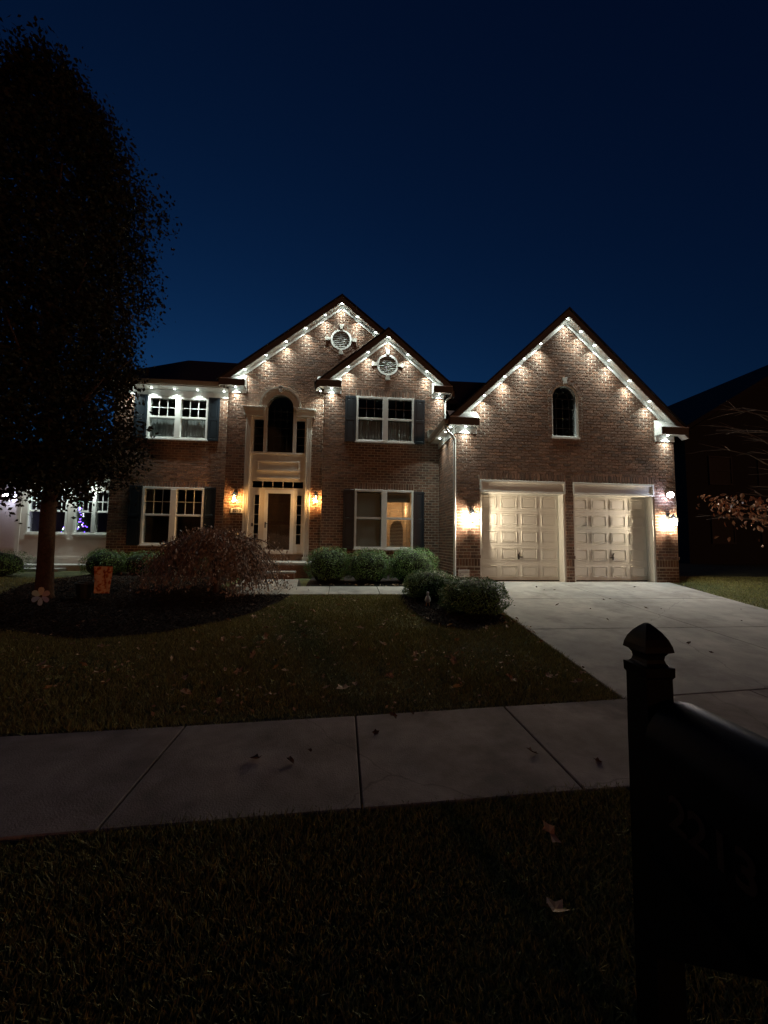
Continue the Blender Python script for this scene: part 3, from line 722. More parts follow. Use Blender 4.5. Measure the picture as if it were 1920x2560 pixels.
# ------------------------------------------------------------------ entry surround (two storeys tall)
yf = YP1-0.06
mb = MB()
for s, xo in ((-1, EX0), (1, EX1)):             # fluted pilasters
    xi = xo+(0.17 if s < 0 else -0.17); a, b = min(xo, xi), max(xo, xi)
    mb.box(a, b, yf, YP1+0.05, EZ0, 5.36)
    for k in range(3): cxx = a+(b-a)*(0.2+0.3*k); mb.box(cxx-0.018, cxx+0.018, yf-0.018, yf+0.001, EZ0+0.12, 5.25)
    mb.box(a-0.02, b+0.02, yf-0.03, YP1+0.05, EZ0, EZ0+0.12)
surround = mb.build('entry_surround', CREAM, house, bevel=0.004)
surround['label'] = 'cream two-storey entry surround with arched window above the door'
# entablature pieces left and right of the arch
for a, b in ((EX0-0.06, ECX-0.50), (ECX+0.50, EX1+0.08)):
    e = MB(); e.box(a, b, yf-0.02, YP1+0.05, 5.345, 5.52); e.box(a-0.02, b+0.02, yf-0.07, YP1+0.05, 5.52, 5.56); e.box(a-0.04, b+0.04, yf-0.10, YP1+0.05, 5.56, 5.61)
    e.build('entablature', CREAM, surround, bevel=0.004)
AZ = 5.64
e = MB(); e.ring(ECX, AZ, 0.40, 0.55, yf, YP1+0.06, 0, PI, 30); e.ring(ECX, AZ, 0.55, 0.585, yf-0.04, YP1+0.03, 0, PI, 30); e.ring(ECX, AZ, 0.585, 0.635, yf-0.075, YP1+0.03, 0, PI, 30)
e.build('arch_moulding', CREAM, surround)
keystone(ECX, AZ, PI/2, 0.46, 0.66, YP1-0.09, 0.045, 0.06)
# back panel with window openings: mullions, spandrel, transom
yb = YP1+0.03
p = MB()
IX0, IX1 = EX0+0.17, EX1-0.17                    # between pilasters
p.box(IX0, IX0+0.05, yb, YP1+0.14, 4.20, 5.345); p.box(IX1-0.05, IX1, yb, YP1+0.14, 4.20, 5.345)
p.box(IX0+0.05, ECX-0.50, yb, YP1+0.14, 5.25, 5.345); p.box(ECX+0.50, IX1-0.05, yb, YP1+0.14, 5.25, 5.345)
p.box(ECX-0.50, ECX-0.40, yb-0.02, YP1+0.14, 4.20, AZ); p.box(ECX+0.40, ECX+0.50, yb-0.02, YP1+0.14, 4.20, AZ)
p.box(IX0, IX1, yb-0.001, YP1+0.14, 3.36, 4.20)
p.build('window_frame', CREAM, surround)
MB().box(IX0-0.01, IX1+0.01, yb-0.05, yb, 4.165, 4.215).build('sill', CREAM, surround)
fr = MB()
for (a, b, c, d) in ((-2.70, -1.39, 3.90, 3.95), (-2.70, -1.39, 3.62, 3.67), (-2.70, -1.39, 3.385, 3.42)): fr.box(a, b, yb-0.03, yb, c, d)
fr.box(-2.70, -2.65, yb-0.03, yb, 3.67, 3.90); fr.box(-1.44, -1.39, yb-0.03, yb, 3.67, 3.90)
fr.build('panel_moulding', CREAM, surround, bevel=0.004)
def panes(x0, x1, z0, z1, nx, nz, y, parent, bar=0.022, m=CREAM):
    for i in range(nx):
        for j in range(nz):
            w_, h_ = (x1-x0)/nx, (z1-z0)/nz
            MB().box(x0+i*w_+(bar/2 if i else 0), x0+(i+1)*w_-(bar/2 if i < nx-1 else 0), y, y+0.004, z0+j*h_+(bar/2 if j else 0), z0+(j+1)*h_-(bar/2 if j < nz-1 else 0)).build('pane', GLASS, parent)
    q = MB()
    for i in range(1, nx): xx = x0+i*(x1-x0)/nx; q.box(xx-bar/2, xx+bar/2, y-0.012, y+0.012, z0, z1)
    for j in range(1, nz): zz = z0+j*(z1-z0)/nz; q.box(x0, x1, y-0.0118, y+0.0118, zz-bar/2, zz+bar/2)
    if q.v: q.build('grille', m, parent)
panes(IX0+0.05, ECX-0.50, 4.215, 5.25, 1, 4, YP1+0.08, surround, 0.012, ROOM); panes(ECX+0.50, IX1-0.05, 4.215, 5.25, 1, 4, YP1+0.08, surround, 0.012, ROOM)
g = MB(); g.prism([(ECX-0.40, 4.215), (ECX+0.40, 4.215), (ECX+0.40, AZ)]+[(ECX+0.40*math.cos(t), AZ+0.40*math.sin(t)) for t in np.linspace(0, PI, 19)[1:-1]]+[(ECX-0.40, AZ)], YP1+0.08, YP1+0.084); g.build('pane', GLASS, surround)
q = MB()
for k in (1, 2, 3): xx = ECX-0.40+0.2*k; q.box(xx-0.006, xx+0.006, YP1+0.09, YP1+0.096, 4.215, AZ)
for k in range(1, 6): zz = 4.215+k*0.265; q.box(ECX-0.40, ECX+0.40, YP1+0.0902, YP1+0.0962, zz-0.006, zz+0.006)
q.build('grille', ROOM, surround)
room(IX0, IX1, 3.4, 6.12, YP1+0.15, YP1+2.5)
# transom and door zone
t = MB(); t.box(IX0, IX1, yb, YP1+0.14, 3.05, 3.10); t.box(IX0, IX0+0.06, yb, YP1+0.14, 3.10, 3.31); t.box(IX1-0.06, IX1, yb, YP1+0.14, 3.10, 3.31); t.box(IX0, IX1, yb+0.001, YP1+0.14, 3.31, 3.3595)
t.build('transom_frame', CREAM, surround)
panes(IX0+0.06, IX1-0.06, 3.10, 3.31, 5, 1, YP1+0.08, surround, 0.022)
DX0, DX1 = -2.435, -1.545
t = MB()
for a, b, pa, pb in ((IX0, DX0, -2.745, -2.60), (DX1, IX1, -1.46, -1.315)):   # sidelight stiles
    t.box(a, pa, yb, YP1+0.14, 1.06, 3.05); t.box(pb, b, yb, YP1+0.14, 1.06, 3.05); t.box(pa, pb, yb+0.001, YP1+0.14, 2.88, 3.05); t.box(pa, pb, yb+0.001, YP1+0.14, 1.06, 1.36)
t.build('sidelight_frame', CREAM, surround, bevel=0.003)
panes(-2.745, -2.60, 1.36, 2.88, 1, 5, YP1+0.08, surround, 0.02); panes(-1.46, -1.315, 1.36, 2.88, 1, 5, YP1+0.08, surround, 0.02)
# storm door and wooden door behind it
sd = MB(); fw_ = 0.10
sd.box(DX0, DX0+fw_, yb-0.01, yb+0.035, 1.06, 3.04); sd.box(DX1-fw_, DX1, yb-0.01, yb+0.035, 1.06, 3.04); sd.box(DX0+fw_, DX1-fw_, yb-0.009, yb+0.035, 2.93, 3.04); sd.box(DX0+fw_, DX1-fw_, yb-0.009, yb+0.035, 1.06, 1.19)
storm = sd.build('storm_door', WHITE, house, bevel=0.004)
MB().box(DX0+fw_, DX1-fw_, yb+0.01, yb+0.015, 1.19, 2.93).build('pane', GLASS, storm)
h = MB(); h.box(DX0+0.03, DX0+0.065, yb-0.03, yb-0.011, 1.86, 2.04); h.tube([(DX0+0.048, yb-0.02, 1.99), (DX0+0.048, yb-0.06, 1.99), (DX0+0.12, yb-0.062, 1.985)], 0.010, 6); h.build('handle', BLACK, storm)
wd = MB().box(DX0+0.01, DX1-0.01, yb+0.12, yb+0.16, 1.06, 3.04).build('front_door', WOODD, house)
wd['label'] = 'brown wooden front door behind the storm door glass'
for (a, b, c, d) in ((-2.31, -2.02, 1.25, 1.95), (-1.96, -1.67, 1.25, 1.95), (-2.31, -1.67, 2.06, 2.62), (-2.31, -1.67, 2.70, 2.92)):
    MB().box(a, b, yb+0.105, yb+0.1195, c, d).build('panel', WOODD, wd, bevel=0.01)
MB().lathe([(0.0, 0), (0.03, 0.0), (0.034, 0.02), (0.02, 0.04), (0, 0.042)], (0, 0, 0), 10).build('knob', BRASS, wd).matrix_world = Matrix.Translation((-1.64, yb+0.118, 1.98)) @ Matrix.Rotation(PI/2, 4, 'X')
bl = MB().box(-2.80, -2.755, yb-0.025, yb, 1.90, 2.0).build('doorbell', BLACK, surround)
room(IX0, IX1, 1.0, 3.4, YP1+0.2, YP1+2.0)
# steps and landing
st = MB(); st.box(-2.95, -0.86, 11.05, YP1+0.04, ZB-0.02, 0.80); st_o = st.build('landing', BRICK, house)
MB().box(-3.0, -0.82, 11.0, YP1-0.07, 0.80, 0.865).build('landing_slab', CONC2, st_o, bevel=0.008)
MB().box(-2.98, -1.05, YP1-0.061, YP1+0.10, 0.866, 1.055).build('threshold', WOODD, house)
s2 = MB().box(-2.60, -1.30, 10.68, 11.049, ZB-0.02, 0.60).build('step', BRICK, house)
MB().box(-2.64, -1.27, 10.64, 11.0, 0.60, 0.65).build('tread', CONC2, s2, bevel=0.006)

# ------------------------------------------------------------------ garage doors
YD = YG+0.27
pan_me = None
for (a, b) in (D1, D2):
    # lintel panel above the door with a moulding frame
    l = MB(); l.box(a, b, YG+0.012, YG+0.05, HB, HT); l.box(a+0.001, b-0.001, YG+0.05, YG+0.30, HB-0.0, HB+0.05)
    lo_ = l.build('door_header', DOORP, house)
    e = MB(); yy0, yy1 = YG-0.022, YG+0.011
    e.box(a, b, yy0, yy1, HT-0.05, HT-0.001); e.box(a, b, yy0, yy1, HB, HB+0.045); e.box(a, a+0.045, yy0, yy1, HB+0.045, HT-0.05); e.box(b-0.045, b, yy0, yy1, HB+0.045, HT-0.05)
    e.build('header_moulding', DOORP, lo_, bevel=0.004)
    MB().box(a+0.001, a+0.05, YG+0.02, YD+0.05, ZB, HB).build('door_jamb', DOORP, house); MB().box(b-0.05, b-0.001, YG+0.02, YD+0.05, ZB, HB).build('door_jamb', DOORP, house)
    x0, x1 = a+0.05, b-0.05; z0, z1 = ZB+0.045, HB
    door = MB().box(x0, x1, YD+0.02, YD+0.05, z0, z1).build('garage_door', DOORP, house)
    MB().box(x0, x1, YD+0.015, YD+0.05, ZB+0.018, ZB+0.044).build('bottom_seal', BLACK, door)
    rows_, cols_ = 5, 4; hh = (z1-z0)/rows_; ww = (x1-x0)/cols_
    for r in range(rows_):
        MB().box(x0, x1, YD+0.006, YD+0.0195, z0+r*hh+0.003, z0+(r+1)*hh-0.003).build('door_section', DOORP, door, bevel=0.004)
    pw, ph = ww-0.13, hh-0.16
    k = MB()                                   # recessed-edge raised panel: moulding ring and field
    for (p0, p1, q0, q1) in ((-pw/2, pw/2, ph/2-0.022, ph/2), (-pw/2, pw/2, -ph/2, -ph/2+0.022), (-pw/2, -pw/2+0.022, -ph/2+0.022, ph/2-0.022), (pw/2-0.022, pw/2, -ph/2+0.022, ph/2-0.022)):
        k.box(p0, p1, -0.020, 0.0, q0, q1)
    k.box(-pw/2+0.045, pw/2-0.045, -0.012, 0.0, -ph/2+0.045, ph/2-0.045)
    pan_me = k.mesh('panel', DOORP)
    bmx = bmesh.new(); bmx.from_mesh(pan_me); bmesh.ops.bevel(bmx, geom=bmx.edges[:], offset=0.008, segments=1, affect='EDGES'); bmx.to_mesh(pan_me); bmx.free()
    for r in range(rows_):
        for c in range(cols_):
            o = bpy.data.objects.new('panel', pan_me); COL.objects.link(o); o.parent = door; o.matrix_parent_inverse = parent_world(door).inverted()
            o.location = (x0+(c+0.5)*ww, YD+0.005, z0+(r+0.5)*hh)
    hx = x0+(1.98 if a == D2[0] else 1.02)*ww if False else (x0+x1)/2-(0.02 if a == D1[0] else -0.10)
    h = MB(); h.box(hx-0.02, hx+0.02, YD-0.02, YD+0.004, 1.05, 1.19); h.box(hx-0.10, hx+0.02, YD-0.035, YD-0.021, 1.10, 1.13) if a != D1[0] else h.box(hx-0.02, hx+0.10, YD-0.035, YD-0.021, 1.10, 1.13)
    h.tube([(hx, YD-0.01, 1.18), (hx+0.03, YD-0.03, 1.24)], 0.012, 6); h.build('handle', BLACK, door)
MB().box(D1[0]-0.05, D2[1]+0.05, YD+0.06, YD+0.12, ZB, HT+0.1).build('wall', ROOM, house)
# brick reveals at the door piers
for xx, s in ((D1[0], -1), (D1[1], 1), (D2[0], -1), (D2[1], 1)):
    MB().box(min(xx, xx+s*0.02), max(xx, xx+s*0.02), YG+0.003, YD+0.05, ZB, HT).build('reveal', BRICK, house)

# ------------------------------------------------------------------ white wing set back on the left
SID = mat('wing_paint', (0.66, 0.62, 0.58), 0.6, noise=0.06, nscale=4)
wy = YW
wg = MB(); WZ0, WZ1 = 0.44, 3.42
wx_units = [(-10.43, -9.20), (-8.98, -7.75)]; wz = (1.60, 3.06)
hs_ = [Hole(a, b, *wz) for a, b in wx_units]
segs = sorted({WZ0, wz[0], wz[1], WZ1})
for za, zb in zip(segs[:-1], segs[1:]):
    for p_, q_ in spans((za+zb)/2, -10.62, P0X0+0.01, hs_): wg.quad((p_, wy, za), (q_, wy, za), (q_, wy, zb), (p_, wy, zb))
wing = wg.build('wing_wall', SID, house); wing['label'] = 'white panelled wall of the set-back wing'
MB().box(-15.5, -10.75, wy+0.35, wy+0.45, WZ0, WZ1).build('wing_wall', SID, house)
MB().box(-10.75, -10.62, wy-0.02, wy+0.36, WZ0, WZ1).build('corner_board', SID, wing)
MB().box(-10.60, P0X0, wy-0.03, wy-0.001, 0.80, 0.85).build('base_trim', SID, wing); MB().box(-10.60, P0X0, wy-0.02, wy-0.001, 1.40, 1.43).build('base_trim', SID, wing)
MB().box(-15.5, -10.76, wy+0.32, wy+0.349, 1.10, 1.16).build('base_trim', SID, wing)
MB().box(-15.5, P0X0, wy-0.45, wy+0.45, WZ1, WZ1+0.02).build('soffit', WHITE, house); MB().box(-15.5, P0X0, wy-0.03, wy-0.001, WZ1-0.18, WZ1-0.002).build('frieze', WHITE, house)
gutter((-15.5, P0X0-0.02, wy-0.455, WZ1+0.0), None, 'x')
mb = MB(); mb.quad((-15.6, wy-0.55, WZ1+0.14), (P0X0, wy-0.55, WZ1+0.14), (P0X0, wy+3.0, 5.2), (-15.6, wy+3.0, 5.2)); mb.build('roof', ROOF, house)
MB().box(-15.5, P0X0, wy+3.0, wy+3.1, WZ0, 5.15).build('wing_wall', SID, house)
for (a, b) in wx_units: sash_pair(a, b, *wz, wy, mull=0.12, fr=0.055)
room(-10.55, P0X0-0.02, 0.46, WZ1-0.02, wy+0.12, wy+2.6)
MB().box(-11.6, -8.2, wy-0.75, wy-0.01, ZB-0.02, 0.62).build('porch_step', CONC2, house, bevel=0.01)
MB().box(-11.0, -8.6, wy-1.15, wy-0.76, ZB-0.02, 0.53).build('porch_step', CONC2, house, bevel=0.01)

# ------------------------------------------------------------------ lights on the house
led_body = MB().lathe([(0.030, 0.0), (0.034, -0.004), (0.034, -0.016), (0.026, -0.018)], n=12).mesh('housing', WHITE)
led_lens = MB().lathe([(0.027, -0.0185), (0.027, -0.024), (0.018, -0.030), (0.002, -0.032)], n=12).mesh('lens', LEDM)
led_light = bpy.data.lights.new('led_beam', 'SPOT'); led_light.energy = LED_W; led_light.color = LED_COL; led_light.spot_size = math.radians(106); led_light.spot_blend = 0.12; led_light.shadow_soft_size = 0.012
led_light.use_nodes = True                      # lens photometry: strong along the axis, weak to the sides
nt = led_light.node_tree; e = nt.nodes['Emission']; tc = nt.nodes.new('ShaderNodeTexCoord'); sx = nt.nodes.new('ShaderNodeSeparateXYZ'); nt.links.new(tc.outputs['Normal'], sx.inputs[0])
ab = nt.nodes.new('ShaderNodeMath'); ab.operation = 'ABSOLUTE'; nt.links.new(sx.outputs['Z'], ab.inputs[0])
po = nt.nodes.new('ShaderNodeMath'); po.operation = 'POWER'; po.inputs[1].default_value = 9.0; nt.links.new(ab.outputs[0], po.inputs[0])
ma = nt.nodes.new('ShaderNodeMath'); ma.operation = 'MULTIPLY_ADD'; ma.inputs[1].default_value = 1.0; ma.inputs[2].default_value = 0.11; nt.links.new(po.outputs[0], ma.inputs[0]); nt.links.new(ma.outputs[0], e.inputs['Strength'])
def led(x, y, z, label, group, aim=(math.radians(7), 0, 0)):
    t = thing('soffit_light', label, 'light', (x, y, z), group)
    for nm, d, dz in (('housing', led_body, 0), ('lens', led_lens, 0), ('beam', led_light, -0.035)):
        o = bpy.data.objects.new(nm, d); COL.objects.link(o); o.parent = t; o.location = (0, 0, dz)
        if nm == 'beam': o.rotation_euler = aim
def rake_leds(xa, za, m, y, xs, label, group):
    for x in xs: led(x, y-0.175, za+TR-m*abs(x-xa)-0.004-(0.012 if abs(x-xa) < 0.05 else 0.026*m/0.9), label, group)
rake_leds(GXA, GZA, GM, YG, [5.31, 4.83, 4.27, 3.69], 'small round white light under the left slope of the garage gable', 'lights under the left garage slope')
rake_leds(GXA, GZA, GM, YG, [6.49, 6.88, 7.31, 7.89, 8.48], 'small round white light under the right slope of the garage gable', 'lights under the right garage slope')
rake_leds(GXA, GZA, GM, YG, [GXA-0.02], 'small round white light at the peak of the garage gable', None)
rake_leds(P2XA, P2ZA, P2M, YP2, [0.663, 0.061], 'small round white light under the left slope of the short middle gable', 'lights under the left middle slope')
rake_leds(P2XA, P2ZA, P2M, YP2, [1.905, 2.515], 'small round white light under the right slope of the short middle gable', 'lights under the right middle slope')
rake_leds(P2XA, P2ZA, P2M, YP2, [P2XA], 'small round white light at the peak of the short middle gable', None)
rake_leds(P1XA, P1ZA, P1M, YP1, [-0.70, -1.30, -1.90, -2.50, -3.12], 'small round white light under the left slope of the tall entry gable', 'lights under the left entry slope')
rake_leds(P1XA, P1ZA, P1M, YP1, [0.30, 0.90], 'small round white light under the right slope of the tall entry gable', 'lights under the right entry slope')
rake_leds(P1XA, P1ZA, P1M, YP1, [P1XA], 'small round white light at the peak of the tall entry gable', None)
led(3.19, YG-0.13, ZSG-0.001, 'small round white light under the boxed return left of the garage gable', None)
led(9.05, YG-0.13, ZSG-0.001, 'small round white light under the boxed return right of the garage gable', None)
led(-0.45, YP2-0.13, ZS2-0.001, 'small round white light under the boxed return left of the middle gable', None)
led(2.95, YP2-0.13, ZS2-0.001, 'small round white light under the boxed return right of the middle gable', None)
led(-0.80, YP2+0.10, ZS2+0.0-0.02, 'small round white light beside the left end of the middle gable', None)
led(-3.40, YP1-0.13, ZS1-0.001, 'small round white light under the boxed return left of the entry gable', None)
for x in (-6.62, -5.98, -5.30, -4.44 + -0.18, -3.82): led(x, YP0-0.20, ZS0-0.001, 'small round white light under the straight eave over the upper left window', 'lights under the straight left eave')
for y in (9.98, 10.45, 11.15): led(GX0-0.15, y, ZSG-0.001, 'small round white light under the side eave above the garage downspout', 'lights under the garage side eave', (0, math.radians(8), 0))
for x in (-8.35, -9.3, -10.2): led(x, wy-0.22, WZ1-0.001, 'small round white light under the low eave of the white wing', 'lights under the wing eave')

def lantern(x, y, z, label, cat, col, power, bulbm, sc=1.0, drop=0.0):
    """wall lantern: back plate, scrolled arm, roof, cage of glass panes, bulb"""
    t = thing('wall_lantern', label, cat, (x, y, z)); s = sc
    def put(mb, nm, m, **k): o = mb.build(nm, m, None, **k); o.parent = t; return o
    put(MB().box(-0.045*s, 0.045*s, -0.02, -0.006, -0.02*s, 0.20*s), 'back_plate', BLACK, bevel=0.004)
    put(MB().tube([(0, -0.015, 0.10*s), (0, -0.06*s, 0.17*s), (0, -0.11*s, 0.225*s), (0, -0.155*s, 0.215*s), (0, -0.165*s, 0.16*s)], 0.008, 6), 'arm', BLACK, smooth=True)
    cy = -0.165*s
    put(MB().lathe([(0.0, 0.165*s), (0.012*s, 0.155*s), (0.02*s, 0.135*s), (0.045*s, 0.105*s), (0.082*s, 0.074*s), (0.086*s, 0.062*s), (0.0, 0.062*s)], (0, cy, 0), 6), 'cap', BLACK)
    cg = MB(); gl = MB()
    for k in range(6):
        a = 2*PI*(k+0.5)/6; b = 2*PI*(k+1.5)/6
        p0 = Vector((0.082*s*math.cos(a), cy+0.082*s*math.sin(a), 0.062*s)); p1 = Vector((0.055*s*math.cos(a), cy+0.055*s*math.sin(a), -0.12*s))
        cg.tube([p0, p1], 0.0045*s, 5)
        q0 = Vector((0.082*s*math.cos(b), cy+0.082*s*math.sin(b), 0.062*s)); q1 = Vector((0.055*s*math.cos(b), cy+0.055*s*math.sin(b), -0.12*s))
        gl = MB(); gl.quad(p0*0.98+Vector((0, cy*0.02, 0)), q0*0.98+Vector((0, cy*0.02, 0)), q1*0.98+Vector((0, cy*0.02, 0)), p1*0.98+Vector((0, cy*0.02, 0)))
        put(gl, 'pane', LGLASS)
    cg.lathe([(0.0, -0.15*s), (0.008*s, -0.143*s), (0.014*s, -0.130*s), (0.012*s, -0.122*s), (0.0, -0.120*s)], (0, cy, 0), 6)
    cg.lathe([(0.052*s, -0.118*s), (0.058*s, -0.118*s), (0.058*s, -0.124*s), (0.052*s, -0.124*s), (0.052*s, -0.118*s)], (0, cy, 0), 6)
    for k in range(3): a = PI*k/3+PI/6; cg.tube([(0.056*s*math.cos(a), cy+0.056*s*math.sin(a), -0.121*s), (-0.056*s*math.cos(a), cy-0.056*s*math.sin(a), -0.121*s)], 0.003*s, 4)
    put(cg, 'cage', BLACK)
    put(MB().lathe([(0.004, -0.085*s), (0.020*s, -0.077*s), (0.028*s, -0.050*s), (0.022*s, -0.020*s), (0.010*s, 0.0*s), (0.008*s, 0.060*s)], (0, cy, 0), 12), 'bulb', bulbm, smooth=True)
    return t
lantern(-3.28, YP1, 2.73, 'glowing black wall lantern above the house number', 'lantern', ENT_COL, ENT_W, BULB_E, 1.25)
lantern(-0.868, YP1, 2.76, 'glowing black wall lantern between the front door and the lower bay window', 'lantern', ENT_COL, ENT_W, BULB_E, 1.25)
lantern(3.35, YG, 2.17, 'bright wall lantern beside the downspout at the garage', 'lantern', GAR_COL, GAR_W, BULB_G, 1.25)
lantern(9.05, YG, 2.15, 'bright wall lantern directly below the garage floodlight', 'lantern', GAR_COL, GAR_W, BULB_G, 1.25)
def flood(x, y, z, label, aim, power):
    t = thing('floodlight', label, 'floodlight', (x, y, z))
    def put(mb, nm, m, **k): o = mb.build(nm, m, None, **k); o.parent = t; return o
    put(MB().lathe([(0.0, -0.0), (0.05, 0.0), (0.05, 0.02), (0.03, 0.03), (0.0, 0.03)], n=14), 'base', WHITE).rotation_euler = (PI/2, 0, 0)
    put(MB().tube([(0, -0.03, 0), (0, -0.07, 0.01), (0, -0.09, 0.03)], 0.014, 8), 'bracket', WHITE)
    d = Vector(aim).normalized(); q = d.to_track_quat('Z', 'Y').to_euler()
    hd = put(MB().lathe([(0.02, -0.05), (0.055, -0.03), (0.08, 0.02), (0.083, 0.038), (0.074, 0.038)], n=16), 'lamp_head', WHITE, smooth=True); hd.location = (0, -0.11, 0.04); hd.rotation_euler = q
    ln = put(MB().lathe([(0.075, 0.036), (0.076, 0.062), (0.055, 0.092), (0.0, 0.102)], n=16), 'lens', FLOODM, smooth=True); ln.location = (0, -0.11, 0.04); ln.rotation_euler = q
    L = bpy.data.lights.new('flood_beam', 'SPOT'); L.energy = power; L.color = FLOOD_COL; L.spot_size = math.radians(120); L.spot_blend = 0.9; L.shadow_soft_size = 0.05
    lo = bpy.data.objects.new('beam', L); COL.objects.link(lo); lo.parent = t; lo.location = Vector((0, -0.11, 0.04))+d*0.115; lo.rotation_euler = d.to_track_quat('-Z', 'Y').to_euler()
flood(9.07, YG, 2.87, 'cold white floodlight high on the right garage pier', (-0.62, -0.75, -0.55), FLOOD_W)
flood(-11.30, wy+0.33, 2.84, 'cold white floodlight on the wing wall behind the big tree', (0.55, -1.0, -0.25), FLOOD_W*0.3)

# house number
pl = thing('house_number_plaque', 'pale arched plaque reading 2213 below a wall lantern', 'plaque', (-3.235, YP1, 2.36))
def put(t, mb, nm, m, **k): o = mb.build(nm, m, None, **k); o.parent = t; return o
put(pl, MB().prism([(-0.21, -0.09), (0.21, -0.09), (0.21, 0.075), (0.12, 0.12), (0, 0.135), (-0.12, 0.12), (-0.21, 0.075)], -0.03, -0.008), 'plate', BLACK)
put(pl, MB().prism([(-0.185, -0.068), (0.185, -0.068), (0.185, 0.066), (0.10, 0.10), (0, 0.112), (-0.10, 0.10), (-0.185, 0.066)], -0.036, -0.0305), 'face', WHITE)
nm = bpy.data.objects.new('number', text_mesh('number', '2213', 0.125, BLACK)); COL.objects.link(nm); nm.parent = pl; nm.location = (0, -0.042, 0.005); nm.rotation_euler = (PI/2, 0, 0)

# ------------------------------------------------------------------ neighbouring house, far right
DARKN = mat('dark_frame', (0.03, 0.03, 0.034), 0.7, noise=0.1)
nb = thing('neighbour_house', 'dark unlit neighbouring house with a long sloping roof beyond the garage', 'house', (25, 22, 0.44))
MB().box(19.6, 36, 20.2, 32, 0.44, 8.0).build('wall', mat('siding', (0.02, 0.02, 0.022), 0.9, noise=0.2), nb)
for (wx0, wz0) in ((21.0, 1.6), (24.2, 1.6), (21.0, 5.0), (24.2, 5.0)):
    f_ = MB(); f_.box(wx0, wx0+1.5, 20.12, 20.199, wz0, wz0+0.09); f_.box(wx0, wx0+1.5, 20.12, 20.199, wz0+1.6, wz0+1.69); f_.box(wx0, wx0+0.08, 20.12, 20.199, wz0+0.09, wz0+1.6); f_.box(wx0+1.42, wx0+1.5, 20.12, 20.199, wz0+0.09, wz0+1.6); f_.box(wx0+0.08, wx0+1.42, 20.13, 20.199, wz0+0.8, wz0+0.86)
    wn_ = f_.build('window', DARKN, nb); MB().box(wx0+0.08, wx0+1.42, 20.17, 20.18, wz0+0.09, wz0+1.6).build('pane', BLACK, wn_)
mb = MB(); mb.prism([(18.6, 7.62), (28.5, 13.5), (38.4, 7.62), (38.4, 7.9), (28.5, 13.8), (18.6, 7.9)], 19.6, 32.6); mb.build('roof', ROOF, nb)
mb = MB(); mb.prism([(19.6, 8.0), (36, 8.0), (28.5, 13.4)], 20.25, 32); mb.build('gable_wall', mat('siding_gable', (0.02, 0.02, 0.022), 0.9, noise=0.2), nb)

